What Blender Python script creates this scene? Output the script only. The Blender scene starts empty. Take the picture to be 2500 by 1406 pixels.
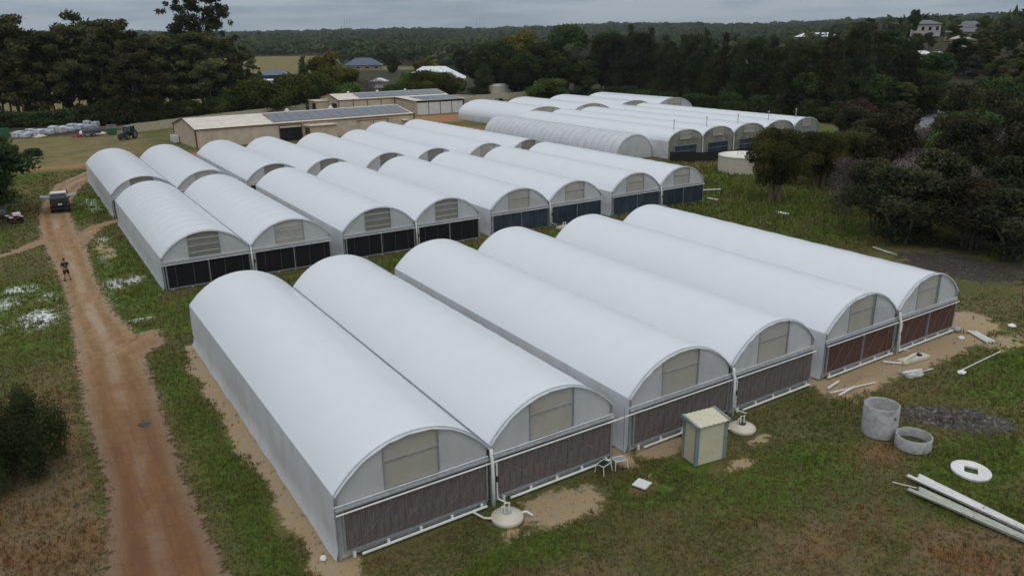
import bpy, bmesh, math, random
import numpy as np
from mathutils import Vector, Matrix
random.seed(7); RNG = np.random.default_rng(11)
SC = bpy.context.scene; COL = SC.collection
R = math.radians
# ------------------------------------------------------------------ camera
CAMH = 17.8
YAW, PITCH, ROLL = 0.56885917, 0.31532596, -0.01262511
_cy, _sy, _cp, _sp = math.cos(YAW), math.sin(YAW), math.cos(PITCH), math.sin(PITCH)
FW = Vector((_sy*_cp, _cy*_cp, -_sp)); RT = Vector((_cy, -_sy, 0)); UP = RT.cross(FW)
RT2 = RT*math.cos(ROLL)+UP*math.sin(ROLL); UP2 = -RT*math.sin(ROLL)+UP*math.cos(ROLL)
cd = bpy.data.cameras.new('camera'); cam = bpy.data.objects.new('camera', cd); COL.objects.link(cam)
M3 = Matrix((RT2, UP2, -FW)).transposed()
cam.matrix_world = Matrix.Translation((0, 0, CAMH)) @ M3.to_4x4()
cd.sensor_width = 36; cd.sensor_fit = 'HORIZONTAL'; cd.lens = 26.934; cd.clip_end = 20000; cd.clip_start = .5
SC.camera = cam
# ------------------------------------------------------------------ sky, sun, exposure
SUN_EL, SUN_AZ = 58, 205           # azimuth from +Y clockwise: high, behind the camera, behind cloud
W = bpy.data.worlds.new('World'); SC.world = W; W.use_nodes = True
nt = W.node_tree; nt.nodes.clear()
def N(t, tree, **k):
    n = tree.nodes.new(t)
    for a, b in k.items(): setattr(n, a, b)
    return n
out = N('ShaderNodeOutputWorld', nt); bg = N('ShaderNodeBackground', nt)
sky = N('ShaderNodeTexSky', nt); sky.sky_type = 'NISHITA'; sky.sun_disc = False
sky.sun_elevation = R(SUN_EL); sky.sun_rotation = R(SUN_AZ); sky.air_density = 1.2; sky.dust_density = 2.5
tc = N('ShaderNodeTexCoord', nt); mp = N('ShaderNodeMapping', nt); mp.inputs['Scale'].default_value = (2.2, 2.2, 20)
nz = N('ShaderNodeTexNoise', nt); nz.inputs['Scale'].default_value = 2.2; nz.inputs['Detail'].default_value = 5; nz.inputs['Roughness'].default_value = .55
cr = N('ShaderNodeValToRGB', nt)
cr.color_ramp.elements[0].position = .40; cr.color_ramp.elements[0].color = (3.7, 4.95, 6.35, 1)
cr.color_ramp.elements[1].position = .60; cr.color_ramp.elements[1].color = (6.0, 7.05, 8.2, 1)
mx = N('ShaderNodeMix', nt); mx.data_type = 'RGBA'; mx.inputs[0].default_value = .9
# overcast dome: brighter overhead than at the horizon
sx = N('ShaderNodeSeparateXYZ', nt); mr = N('ShaderNodeMapRange', nt)
mr.inputs['From Min'].default_value = 0; mr.inputs['From Max'].default_value = 1
mr.inputs['To Min'].default_value = .78; mr.inputs['To Max'].default_value = 2.1
ml = N('ShaderNodeVectorMath', nt); ml.operation = 'SCALE'
lk = nt.links.new
lk(tc.outputs['Generated'], mp.inputs['Vector']); lk(mp.outputs[0], nz.inputs['Vector']); lk(nz.outputs['Fac'], cr.inputs['Fac'])
lk(tc.outputs['Generated'], sx.inputs[0]); lk(sx.outputs['Z'], mr.inputs['Value'])
ov = N('ShaderNodeMix', nt); ov.data_type = 'RGBA'; ov.inputs[7].default_value = (6.5, 6.78, 7.12, 1)
mo = N('ShaderNodeMapRange', nt); mo.inputs['From Min'].default_value = .08; mo.inputs['From Max'].default_value = .55
lk(sx.outputs['Z'], mo.inputs['Value']); lk(mo.outputs[0], ov.inputs[0]); hm = N('ShaderNodeMapRange', nt); hm.inputs['From Min'].default_value = .075; hm.inputs['From Max'].default_value = 0; hm.inputs['To Min'].default_value = 0; hm.inputs['To Max'].default_value = .4
hc = N('ShaderNodeMix', nt); hc.data_type = 'RGBA'; hc.inputs[7].default_value = (6.2, 6.95, 7.6, 1); lk(sx.outputs['Z'], hm.inputs['Value']); lk(hm.outputs[0], hc.inputs[0]); lk(cr.outputs['Color'], hc.inputs[6]); lk(hc.outputs[2], ov.inputs[6]); lk(ov.outputs[2], ml.inputs[0]); lk(mr.outputs[0], ml.inputs['Scale'])
lk(sky.outputs[0], mx.inputs[6]); lk(ml.outputs[0], mx.inputs[7])
lk(mx.outputs[2], bg.inputs['Color']); bg.inputs['Strength'].default_value = .075
lk(bg.outputs[0], out.inputs['Surface'])
sd = bpy.data.lights.new('sun', 'SUN'); so = bpy.data.objects.new('sun', sd); COL.objects.link(so)
sd.energy = .55; sd.angle = R(35); sd.color = (1, .97, .92)
az, el = R(SUN_AZ), R(SUN_EL)
so.rotation_euler = Vector((math.sin(az)*math.cos(el), math.cos(az)*math.cos(el), math.sin(el))).to_track_quat('Z', 'Y').to_euler()
so.location = (0, 0, 60)
vs = SC.view_settings; vs.view_transform = 'Standard'; vs.look = 'None'; vs.exposure = 0; vs.gamma = 1; vs.use_curve_mapping = False
SC.cycles.max_bounces = 6; SC.cycles.transparent_max_bounces = 12; SC.cycles.volume_bounces = 1
# ------------------------------------------------------------------ helpers
def tag(o, label=None, cat=None, group=None, kind=None):
    if label: o['label'] = label
    if cat: o['category'] = cat
    if group: o['group'] = group
    if kind: o['kind'] = kind
    return o
def thing(name, label, cat, loc=(0, 0, 0), rz=0, group=None):
    o = bpy.data.objects.new(name, None); COL.objects.link(o); o.location = loc; o.rotation_euler = (0, 0, rz)
    o.empty_display_size = .3
    return tag(o, label, cat, group)
def link(name, me, parent=None):
    o = bpy.data.objects.new(name, me); COL.objects.link(o); o.parent = parent; return o
def copy_tree(o, parent=None):
    c = o.copy(); COL.objects.link(c); c.parent = parent
    for ch in list(o.children): copy_tree(ch, c)
    return c
class MB:
    def __init__(s): s.v = []; s.f = []
    def add(s, vs, fs):
        b = len(s.v); s.v += [tuple(p) for p in vs]; s.f += [tuple(i+b for i in f) for f in fs]; return s
    def box(s, c, d, rz=0, rx=0, ry=0):
        x, y, z = d[0]/2, d[1]/2, d[2]/2
        m = Matrix.Rotation(rz, 3, 'Z') @ Matrix.Rotation(ry, 3, 'Y') @ Matrix.Rotation(rx, 3, 'X')
        P = [Vector(c)+m @ Vector((a*x, b*y, e*z)) for e in (-1, 1) for b in (-1, 1) for a in (-1, 1)]
        return s.add(P, [(0, 2, 3, 1), (4, 5, 7, 6), (0, 1, 5, 4), (2, 6, 7, 3), (0, 4, 6, 2), (1, 3, 7, 5)])
    def bar(s, a, b, w, h=None):
        a, b = Vector(a), Vector(b); d = (b-a).normalized(); u = Vector((0, 0, 1)) if abs(d.z) < .95 else Vector((1, 0, 0))
        r = d.cross(u).normalized(); u = r.cross(d); h = h or w
        P = [p+r*i*w/2+u*j*h/2 for p in (a, b) for i, j in ((-1, -1), (1, -1), (1, 1), (-1, 1))]
        return s.add(P, [(3, 2, 1, 0), (4, 5, 6, 7), (0, 1, 5, 4), (1, 2, 6, 5), (2, 3, 7, 6), (3, 0, 4, 7)])
    def tube(s, pts, r, n=6, cap=True):
        pts = [Vector(p) for p in pts]; k = len(pts); rr = r if isinstance(r, (list, tuple)) else [r]*k
        V = []; u = None
        for i, p in enumerate(pts):
            d = (pts[min(i+1, k-1)]-pts[max(i-1, 0)]).normalized()
            if u is None: u = (Vector((0, 0, 1)) if abs(d.z) < .9 else Vector((1, 0, 0)))
            a = d.cross(u).normalized(); b = a.cross(d).normalized(); u = b
            V += [p+(a*math.cos(t)+b*math.sin(t))*rr[i] for t in (2*math.pi*j/n for j in range(n))]
        F = [(i*n+j, i*n+(j+1) % n, (i+1)*n+(j+1) % n, (i+1)*n+j) for i in range(k-1) for j in range(n)]
        if cap: F += [tuple(range(n))[::-1], tuple(range((k-1)*n, k*n))]
        return s.add(V, F)
    def lathe(s, prof, c=(0, 0, 0), n=24, closed=False):
        V = [(c[0]+r*math.cos(2*math.pi*j/n), c[1]+r*math.sin(2*math.pi*j/n), c[2]+z) for r, z in prof for j in range(n)]
        k = len(prof); F = [(i*n+j, i*n+(j+1) % n, (i+1)*n+(j+1) % n, (i+1)*n+j) for i in range(k-1) for j in range(n)]
        if closed: F += [((k-1)*n+j, (k-1)*n+(j+1) % n, (j+1) % n, j) for j in range(n)]
        else: F += [tuple(range(n))[::-1], tuple(range((k-1)*n, k*n))]
        return s.add(V, F)
    def prism(s, poly, y0, y1, ax='y'):
        # poly in (x,z) swept along y, or (y,z) along x, or (x,y) along z
        k = len(poly)
        m = {'y': lambda p, t: (p[0], t, p[1]), 'x': lambda p, t: (t, p[0], p[1]), 'z': lambda p, t: (p[0], p[1], t)}[ax]
        return s.add([m(p, t) for t in (y0, y1) for p in poly], [tuple(range(k)), tuple(range(k, 2*k))[::-1]] + [(i, i+k, (i+1) % k+k, (i+1) % k) for i in range(k)])
    def grid(s, P):
        a, b = len(P), len(P[0])
        return s.add([p for r in P for p in r], [(i*b+j, i*b+j+1, (i+1)*b+j+1, (i+1)*b+j) for i in range(a-1) for j in range(b-1)])
    def mesh(s, name, mat, smooth=False, bevel=0, fix=True):
        me = bpy.data.meshes.new(name); me.from_pydata(s.v, [], s.f)
        if bevel or fix:
            bm = bmesh.new(); bm.from_mesh(me)
            if fix: bmesh.ops.recalc_face_normals(bm, faces=bm.faces)
            if bevel: bmesh.ops.bevel(bm, geom=[e for e in bm.edges if e.is_manifold and e.calc_face_angle(0) > .5], offset=bevel, segments=2, affect='EDGES', clamp_overlap=True)
            bm.to_mesh(me); bm.free()
        me.materials.append(mat)
        if smooth: me.shade_smooth()
        me.update(); return me
    def build(s, name, mat, parent=None, smooth=False, bevel=0, fix=True):
        return link(name, s.mesh(name, mat, smooth, bevel, fix), parent)
def npmesh(name, V, F, mat, smooth=False, cols=None):
    V = np.asarray(V, np.float32); F = np.asarray(F, np.int32); k = F.shape[1]
    me = bpy.data.meshes.new(name); me.vertices.add(len(V)); me.vertices.foreach_set('co', V.ravel())
    me.loops.add(F.size); me.loops.foreach_set('vertex_index', F.ravel())
    me.polygons.add(len(F)); me.polygons.foreach_set('loop_start', np.arange(0, F.size, k, dtype=np.int32)); me.polygons.foreach_set('loop_total', np.full(len(F), k, np.int32))
    if smooth: me.polygons.foreach_set('use_smooth', np.ones(len(F), bool))
    me.update(calc_edges=True)
    for n, c in (cols or {}).items():
        a = me.color_attributes.new(n, 'FLOAT_COLOR', 'POINT'); a.data.foreach_set('color', np.asarray(c, np.float32).ravel())
    me.materials.append(mat); return me
def sm(a, b, x):
    t = np.clip((x-a)/(b-a), 0, 1); return t*t*(3-2*t)
def vnoise(x, y, seed=0):
    xi = np.floor(x).astype(np.int64); yi = np.floor(y).astype(np.int64); fx = x-xi; fy = y-yi
    def hsh(a, b):
        n = (a*374761393+b*668265263+seed*974711) & 0x7fffffff; n = ((n ^ (n >> 13))*1274126177) & 0x7fffffff
        return ((n ^ (n >> 16)) & 0xffff)/65535.
    fx = fx*fx*(3-2*fx); fy = fy*fy*(3-2*fy)
    return (hsh(xi, yi)*(1-fx)+hsh(xi+1, yi)*fx)*(1-fy)+(hsh(xi, yi+1)*(1-fx)+hsh(xi+1, yi+1)*fx)*fy
def fbm(x, y, s, o=3, seed=0):
    t = 0; a = .5; n = 0
    for k in range(o): t = t+a*vnoise(x/s*2**k+17*k, y/s*2**k-9*k, seed+k); n += a; a *= .5
    return t/n
# ------------------------------------------------------------------ materials
def newmat(name):
    m = bpy.data.materials.new(name); m.use_nodes = True; t = m.node_tree; t.nodes.clear()
    o = N('ShaderNodeOutputMaterial', t); return m, t, o
def C4(c): return (c[0], c[1], c[2], 1)
def noisefac(t, scale, detail=4, rough=.55, co='Object', stretch=None):
    tc = N('ShaderNodeTexCoord', t); n = N('ShaderNodeTexNoise', t); n.inputs['Scale'].default_value = scale; n.inputs['Detail'].default_value = detail; n.inputs['Roughness'].default_value = rough
    if stretch:
        mp = N('ShaderNodeMapping', t); mp.inputs['Scale'].default_value = stretch; t.links.new(tc.outputs[co], mp.inputs[0]); t.links.new(mp.outputs[0], n.inputs['Vector'])
    else: t.links.new(tc.outputs[co], n.inputs['Vector'])
    return n.outputs['Fac']
def mixc(t, fac, a, b):
    m = N('ShaderNodeMix', t); m.data_type = 'RGBA'
    for i, v in ((0, fac), (6, a), (7, b)):
        if isinstance(v, (int, float)): m.inputs[i].default_value = v
        elif isinstance(v, tuple): m.inputs[i].default_value = C4(v)
        else: t.links.new(v, m.inputs[i])
    return m.outputs[2]
def rng(t, v, a, b, c=0, d=1):
    m = N('ShaderNodeMapRange', t); m.interpolation_type = 'SMOOTHSTEP'
    for i, x in zip((1, 2, 3, 4), (a, b, c, d)): m.inputs[i].default_value = x
    t.links.new(v, m.inputs[0]); return m.outputs[0]
def mth(t, op, a, b=None):
    m = N('ShaderNodeMath', t); m.operation = op
    for i, v in ((0, a), (1, b)):
        if v is None: continue
        if isinstance(v, (int, float)): m.inputs[i].default_value = v
        else: t.links.new(v, m.inputs[i])
    return m.outputs[0]
def pm(name, col, rough=.6, var=.18, scale=3., metal=0, bump=0, bscale=40., stretch=None, dirt=None, dscale=1.2, damt=.5, spec=.4):
    m, t, o = newmat(name); p = N('ShaderNodeBsdfPrincipled', t)
    lo = tuple(c*(1-var) for c in col); hi = tuple(min(1, c*(1+var)) for c in col)
    c = mixc(t, rng(t, noisefac(t, scale, 5, .6, stretch=stretch), .3, .7), lo, hi)
    if dirt: c = mixc(t, mth(t, 'MULTIPLY', rng(t, noisefac(t, dscale, 6, .65), .48, .72), damt), c, dirt)
    t.links.new(c, p.inputs['Base Color']); p.inputs['Roughness'].default_value = rough; p.inputs['Metallic'].default_value = metal; p.inputs['Specular IOR Level'].default_value = spec
    if bump:
        b = N('ShaderNodeBump', t); b.inputs['Strength'].default_value = bump; b.inputs['Distance'].default_value = .02
        t.links.new(noisefac(t, bscale, 4, .6, stretch=stretch), b.inputs['Height']); t.links.new(b.outputs[0], p.inputs['Normal'])
    t.links.new(p.outputs[0], o.inputs[0]); return m
def ribbed(name, col, freq, axis, rough=.45, depth=.02, var=.1, dirt=None):
    """corrugated sheet: sinusoidal relief along one object axis"""
    m, t, o = newmat(name); p = N('ShaderNodeBsdfPrincipled', t)
    c = mixc(t, rng(t, noisefac(t, .8, 5, .6), .3, .7), tuple(x*(1-var) for x in col), tuple(min(1, x*(1+var)) for x in col))
    if dirt: c = mixc(t, mth(t, 'MULTIPLY', rng(t, noisefac(t, .6, 6, .7, stretch=(1, 1, .3)), .5, .75), .5), c, dirt)
    t.links.new(c, p.inputs['Base Color']); p.inputs['Roughness'].default_value = rough
    tc = N('ShaderNodeTexCoord', t); s = N('ShaderNodeSeparateXYZ', t); t.links.new(tc.outputs['Object'], s.inputs[0])
    w = mth(t, 'SINE', mth(t, 'MULTIPLY', s.outputs['XYZ'.index(axis)], freq*2*math.pi))
    b = N('ShaderNodeBump', t); b.inputs['Strength'].default_value = .7; b.inputs['Distance'].default_value = depth
    t.links.new(w, b.inputs['Height']); t.links.new(b.outputs[0], p.inputs['Normal']); t.links.new(p.outputs[0], o.inputs[0]); return m
def film(name, col, rough=.5, trl=.3, clear=0., var=.05, dirt=None, damt=.4, bump=.25, bscale=1.5, wr=None):
    """plastic sheet: diffuse + light coming through + optionally see-through"""
    m, t, o = newmat(name); p = N('ShaderNodeBsdfPrincipled', t); p.inputs['Roughness'].default_value = rough; p.inputs['Specular IOR Level'].default_value = .35
    c = mixc(t, rng(t, noisefac(t, .55, 6, .6), .3, .7), tuple(x*(1-var) for x in col), tuple(min(1, x*(1+var)) for x in col))
    if dirt: c = mixc(t, mth(t, 'MULTIPLY', rng(t, noisefac(t, .8, 6, .7, stretch=(1, 1, .45)), .42, .75), damt), c, dirt)
    t.links.new(c, p.inputs['Base Color'])
    b = N('ShaderNodeBump', t); b.inputs['Strength'].default_value = bump; b.inputs['Distance'].default_value = .05
    t.links.new(noisefac(t, bscale, 3, .5, stretch=wr), b.inputs['Height']); t.links.new(b.outputs[0], p.inputs['Normal'])
    tr = N('ShaderNodeBsdfTranslucent', t); t.links.new(c, tr.inputs[0])
    a = N('ShaderNodeMixShader', t); a.inputs[0].default_value = trl; t.links.new(p.outputs[0], a.inputs[1]); t.links.new(tr.outputs[0], a.inputs[2]); s = a
    if clear:
        tp = N('ShaderNodeBsdfTransparent', t); s = N('ShaderNodeMixShader', t); s.inputs[0].default_value = clear
        t.links.new(a.outputs[0], s.inputs[1]); t.links.new(tp.outputs[0], s.inputs[2])
    t.links.new(s.outputs[0], o.inputs[0]); return m
def leafmat(name, col, hi, trl=.25):
    """leaf colour: per-leaf tint attribute + per-tree random"""
    m, t, o = newmat(name); at = N('ShaderNodeAttribute', t); at.attribute_name = 'tint'
    s = N('ShaderNodeSeparateColor', t); t.links.new(at.outputs['Color'], s.inputs[0])
    c = mixc(t, s.outputs[0], col, hi)
    oi = N('ShaderNodeObjectInfo', t)
    hs = N('ShaderNodeHueSaturation', t); t.links.new(c, hs.inputs['Color'])
    t.links.new(rng(t, oi.outputs['Random'], 0, 1, .465, .52), hs.inputs['Hue']); t.links.new(rng(t, oi.outputs['Random'], 0, 1, .7, 1.4), hs.inputs['Value'])
    d = N('ShaderNodeBsdfDiffuse', t); t.links.new(hs.outputs[0], d.inputs[0]); tr = N('ShaderNodeBsdfTranslucent', t); t.links.new(hs.outputs[0], tr.inputs[0])
    a = N('ShaderNodeMixShader', t); a.inputs[0].default_value = trl; t.links.new(d.outputs[0], a.inputs[1]); t.links.new(tr.outputs[0], a.inputs[2]); t.links.new(a.outputs[0], o.inputs[0]); return m
M = {}
M['film'] = film('white_poly_film', (.835, .86, .895), .30, .22, var=.012, dirt=(.70, .72, .73), damt=.10, bump=.05, bscale=.6, wr=(1, .25, 1))
M['sidefilm'] = film('side_wall_film', (.73, .75, .78), .45, .25, dirt=(.5, .47, .4), damt=.35, bump=.35, bscale=1.2, wr=(1, 2.2, .3))
M['gable'] = film('clear_gable_film', (.78, .79, .80), .3, .30, .2, dirt=(.4, .42, .4), damt=.3, bump=.4, bscale=3, wr=(1.2, 1, .35))
M['vent'] = film('insect_screen', (.56, .53, .46), .7, .25, .12, dirt=(.36, .35, .28), damt=.45, bump=.1)
M['ventgrey'] = film('old_insect_screen', (.30, .29, .25), .7, .25, .12, dirt=(.16, .17, .13), damt=.6, bump=.1)
M['gablegreen'] = film('algae_stained_film', (.34, .36, .30), .35, .25, .2, dirt=(.10, .115, .045), damt=.85, bump=.3, bscale=2)
M['galv'] = pm('galvanised_steel', (.42, .44, .46), .42, .15, 6, .55)
M['pvc'] = pm('white_pvc', (.74, .74, .71), .4, .06, 3, dirt=(.45, .42, .35), damt=.4)
M['dark'] = pm('dark_rubber', (.02, .02, .022), .6, .2)
M['wire'] = pm('pale_cord', (.20, .19, .185), .6)
M['pad'] = pm('wet_pad_brown', (.140, .116, .108), .85, .4, 9, bump=.8, bscale=22, stretch=(3.5, 3.5, .12), dirt=(.21, .185, .175), dscale=2.5, damt=.6)
M['padred'] = pm('wet_pad_red_brown', (.098, .044, .034), .8, .3, 9, bump=.8, bscale=22, stretch=(3.5, 3.5, .12), dirt=(.13, .06, .045), dscale=1.5, damt=.4)
M['padblack'] = pm('wet_pad_black', (.006, .006, .007), .8, .3, 9)
M['padblue'] = film('blue_grey_plastic_cover', (.045, .062, .082), .28, .1, .12, var=.25, dirt=(.12, .14, .16), damt=.5, bump=.9, bscale=2.2, wr=(2, 1, .8))
M['white'] = pm('white_paint', (.76, .76, .74), .45, .05, dirt=(.5, .47, .4), damt=.3)
M['cream'] = pm('cream_poly', (.60, .55, .44), .5, .08, 2, dirt=(.35, .3, .22), damt=.4)
M['conc'] = pm('concrete', (.36, .365, .355), .85, .2, 2.5, bump=.5, bscale=30, dirt=(.16, .155, .14), dscale=1.4, damt=.7)
M['concw'] = pm('pale_concrete', (.66, .66, .64), .8, .1, 2.5, bump=.3, bscale=30, dirt=(.35, .35, .3), damt=.4)
# ------------------------------------------------------------------ terrain
def hz(x, y):
    x = np.asarray(x, float); y = np.asarray(y, float); r = np.hypot(x, y); a = np.degrees(np.arctan2(x, y))
    rise = 15*sm(47, 60, a)*(1-sm(95, 130, a))*sm(170, 430, r)
    top = np.interp(a, [-180, -60, 0, 14, 24, 32, 40, 52, 58, 66, 80, 180], [40, 40, 42, 41, 46, 44, 54, 47, 52, 62, 70, 40])
    top = top+9*(fbm(a+200, a*0+3., 5., 3, 5)-.5)
    ridge = sm(900, 3300, r)*top*(.93+.14*fbm(x, y, 500, 3, 9))
    roll = 7*sm(500, 900, r)*(fbm(x, y, 350, 3, 2)-.4)
    return rise*(1-sm(600, 1600, r)*.6)+ridge+roll
def G(x, y): return float(hz(x, y))
def bl(x, y, cx, cy, rx, ry, k=1.): return k*np.exp(-(((x-cx)/rx)**2+((y-cy)/ry)**2)**1.3)
def bmax(x, y, L):
    o = np.zeros_like(x)
    for b in L: o = np.maximum(o, bl(x, y, *b))
    return o
def wmax(x, y, L): return bmax(x, y, [(b[0], b[1], b[2]*1.5, b[3]*1.35)+tuple(b[4:]) for b in L])
def masks(x, y):
    r = np.hypot(x, y); a = np.degrees(np.arctan2(x, y))
    green = bmax(x, y, [(-2, 62, 4.5, 9), (5.6, 100, 3, 11), (5.6, 68, 3, 13), (5.2, 34, 1.2, 16, .8), (30, 54, 45, 5.5), (70, 52, 20, 11, 1.2), (58, 45, 14, 6), (78, 66, 18, 11, 1.1), (25, 18, 7, 2.6, .66), (29.5, 11, 2.6, 3), (20.5, 20.2, 3, 1.6), (33, 14, 4, 2), (47, 17, 9, 3.5), (-6, 88, 5, 9, .8), (128, 92, 12, 6), (13, 19.5, 4, 1.4, .8), (-3, 128, 12, 10, .7)])
    dry = bmax(x, y, [(26.3, 10.6, 3.2, 2.2), (22, 14, 6, 2.2, .62), (12, 17.5, 6, 2.2, .66), (30.4, 16.8, 1.8, 1.2, .8), (19.3, 20.4, .9, .6, .9), (33, 10, 2.5, 1.5, .8), (10, 22.2, 3, .7, .5)])
    dry = np.maximum(dry, .95*(1-sm(-.4, .8, x))*(1-sm(41, 50, y))); dry = np.maximum(dry, .5*(1-sm(-9, -2, x))*(1-sm(56, 70, y)))
    sand = .95*np.exp(-(np.maximum(0, 6.95-x)/(.25+1.25*fbm(x, y, 2.2, 3, 4)))**2)*(1-sm(7.6, 8, x))*sm(20.5, 23, y)*(1-sm(47.5, 48.5, y))
    sand = np.maximum(sand, bmax(x, y, [(15.8, 21.3, 2.1, 1.35), (22.3, 22.5, 1.7, .9), (20.25, 22.8, .6, 1.2), (20.25, 30, .5, 12, .7), (42, 21.9, 8.5, 1.5), (49.6, 23.4, 2.6, 2.2), (36, 21.8, 3.2, 1.3), (34, 26, .6, 8, .8), (24.1, 19.5, 1.1, .5, .7), (26.6, 20.5, 1.1, .5, .7), (13.3, 21, 1, .8, .6), (5.2, 76, 1.1, 5, .6), (48, 20, 3, 1.2, .6)]))
    wht = .74*wmax(x, y, [(-1.6, 67.2, 1.3, 1.3), (-.7, 58.8, 1.3, 2.4), (-2.4, 63.6, 1.1, 2, .85), (.1, 64, .7, 2, .75), (.5, 60, .6, 2.5, .7), (-3.2, 58.5, 1, 2, .7), (6.1, 102, .8, 3.4, .9), (6.4, 97.5, .7, 2, .8), (5.4, 81, .7, 1.6, .85), (5.9, 65.3, .9, 1.4), (4.7, 64.6, .9, 1.8, .9), (5.1, 54.6, 1.3, .45, .9), (4.6, 72, .6, 3, .6), (3.9, 61, .5, 3, .6), (3.8, 90.5, .5, 1.5, .6), (5.8, 75, .6, 2, .5)])
    soil = bmax(x, y, [(88, 164, 17, 11), (112, 172, 6, 14), (40, 134, 60, 7, .8), (74, 138, 10, 16), (135, 225, 16, 9, .8), (8, 168, 20, 5, .38)])
    mulch = bmax(x, y, [(61.5, 30, 4.5, 6, .85), (69, 34, 7, 6, .6), (36.4, 15.4, 2.6, 1.4, .55), (8, 189, 17, 11, .9), (34.9, 19.9, 1.1, .8, .8), (66, 26, 6, 5, .6)])
    wood = .9*sm(74, 84, x-.25*(y-40)*0)*(1-sm(88, 100, y))*sm(30, 36, y+0*x)*(1-sm(56, 70, y-.55*(x-74)))
    wood = np.maximum(wood, .95*sm(136, 146, x)*sm(85, 100, y)*(1-sm(230, 260, y)))
    straw = np.maximum(.9*sm(128, 140, y)*(1-sm(18, 26, x))*(1-sm(200, 206, y)), bmax(x, y, [(10, 140, 14, 9, .8)]))
    straw = np.maximum(straw, .95*sm(232, 244, y)*(1-sm(12.5, 16, a))*(1-sm(520, 640, r)))
    padk = sm(340, 380, y)*(1-sm(19.5, 21.5, a))*sm(10, 12, a)*(1-sm(820, 1000, r)); straw = np.maximum(straw, padk)
    straw = np.maximum(straw, bmax(x, y, [(215, 480, 40, 60, .8), (240, 350, 20, 30, .6), (200, 300, 14, 14, .5)]))
    far = sm(215, 270, r)*(1-straw*.95); far = np.maximum(far, .9*sm(198, 204, y)*(1-sm(228, 236, y))*(1-sm(56, 62, x))*(1-sm(0, 1, straw-.5)*0))
    wood = np.maximum(wood, far)
    return green, dry, sand, wht, soil, mulch, wood, straw
def axis(lo, hi, st, far, gr=1.13):
    a = list(np.arange(lo, hi+1e-6, st)); s = st
    while a[-1] < far: s *= gr; a.append(a[-1]+s)
    s = st; b = []; p = lo
    while p > -far: s *= gr; p -= s; b.append(p)
    return np.array(b[::-1]+a)
gx = axis(-16, 72, .34, 7000); gy = axis(7, 76, .34, 7000)
X, Y = np.meshgrid(gx, gy); x = X.ravel(); y = Y.ravel()
near = 1-sm(90, 150, np.hypot(x, y))
inside = ((x > 6.9) & (x < 48) & (y > 22.6) & (y < 48)) | ((x > 7) & (x < 65) & (y > 60) & (y < 127))
z = hz(x, y)+near*.16*(fbm(x, y, 3.2, 3, 1)-.5)*np.where(inside, 0, 1)
mk = masks(x, y)
lump = bl(x, y, 61, 31, 6, 5, .5)*fbm(x, y, 1.6, 3, 3)-bl(x, y, 34.8, 20.2, .9, .7, .55)+bl(x, y, 36, 21.4, 1., .4, .25)
z = z+lump-.05
nx = len(gx); ny = len(gy)
I = (np.arange(ny-1)[:, None]*nx+np.arange(nx-1)[None]).ravel()
F = np.stack([I, I+1, I+nx+1, I+nx], 1)
m, t, o = newmat('ground_mix')
geo = N('ShaderNodeNewGeometry', t)
def wn(scale, det=5, ro=.6, st=None):
    n = N('ShaderNodeTexNoise', t); n.inputs['Scale'].default_value = scale; n.inputs['Detail'].default_value = det; n.inputs['Roughness'].default_value = ro
    t.links.new(geo.outputs['Position'], n.inputs['Vector']); return n.outputs['Fac']
ch = []
for an in ('m1', 'm2'):
    at = N('ShaderNodeAttribute', t); at.attribute_name = an; s = N('ShaderNodeSeparateColor', t); t.links.new(at.outputs['Color'], s.inputs[0]); ch += [s.outputs[0], s.outputs[1], s.outputs[2], at.outputs['Alpha']]
fine = wn(9, 6, .7); mid = wn(1.3, 6, .65); big = wn(.16, 5, .6)
def edge(c, nse, k, a=.38, b=.62): return rng(t, mth(t, 'ADD', c, mth(t, 'MULTIPLY', mth(t, 'SUBTRACT', nse, .5), k)), a, b)
base = mixc(t, rng(t, big, .40, .60), (.088, .104, .029), (.165, .137, .056))
base = mixc(t, rng(t, mid, .40, .72), base, (.138, .098, .052))
base = mixc(t, rng(t, fine, .35, .7), base, (.080, .090, .026))
lush = mixc(t, rng(t, mid, .3, .7), (.052, .098, .014), (.112, .150, .027)); lush = mixc(t, rng(t, fine, .4, .75), lush, (.048, .074, .014))
c = mixc(t, edge(ch[0], mid, .9), base, lush)
dryc = mixc(t, rng(t, mid, .3, .7), (.165, .094, .046), (.125, .100, .075)); dryc = mixc(t, rng(t, fine, .35, .7), dryc, (.225, .158, .082)); dryc = mixc(t, rng(t, big, .45, .7), dryc, (.19, .098, .043))
c = mixc(t, mth(t, 'MULTIPLY', edge(ch[1], wn(.8, 7, .75), 1.5, .25, .85), .85), c, dryc)
sandc = mixc(t, rng(t, mid, .3, .7), (.335, .265, .18), (.375, .27, .145)); sandc = mixc(t, rng(t, fine, .55, .8), sandc, (.18, .14, .09))
c = mixc(t, edge(ch[7], wn(.5), .8), c, mixc(t, rng(t, mid, .4, .75), mixc(t, rng(t, wn(.22, 6, .65), .35, .65), (.225, .172, .078), (.118, .112, .045)), (.15, .125, .055)))
soilc = mixc(t, rng(t, mid, .3, .7), (.34, .18, .085), (.26, .15, .08))
c = mixc(t, edge(ch[4], mid, .7), c, soilc)
mul = mixc(t, rng(t, fine, .35, .7), (.030, .024, .022), (.085, .068, .062)); mul = mixc(t, rng(t, wn(3.5), .56, .72), mul, (.16, .135, .13))
c = mixc(t, edge(ch[5], mid, 1.), c, mul)
c = mixc(t, edge(mth(t, 'ADD', ch[2], mth(t, 'MULTIPLY', mth(t, 'SUBTRACT', wn(.55, 3), .5), .9)), wn(2.6, 7, .75), 1.4), c, sandc)
fl = mixc(t, rng(t, wn(.4), .3, .7), (.030, .036, .016), (.055, .048, .028))
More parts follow.
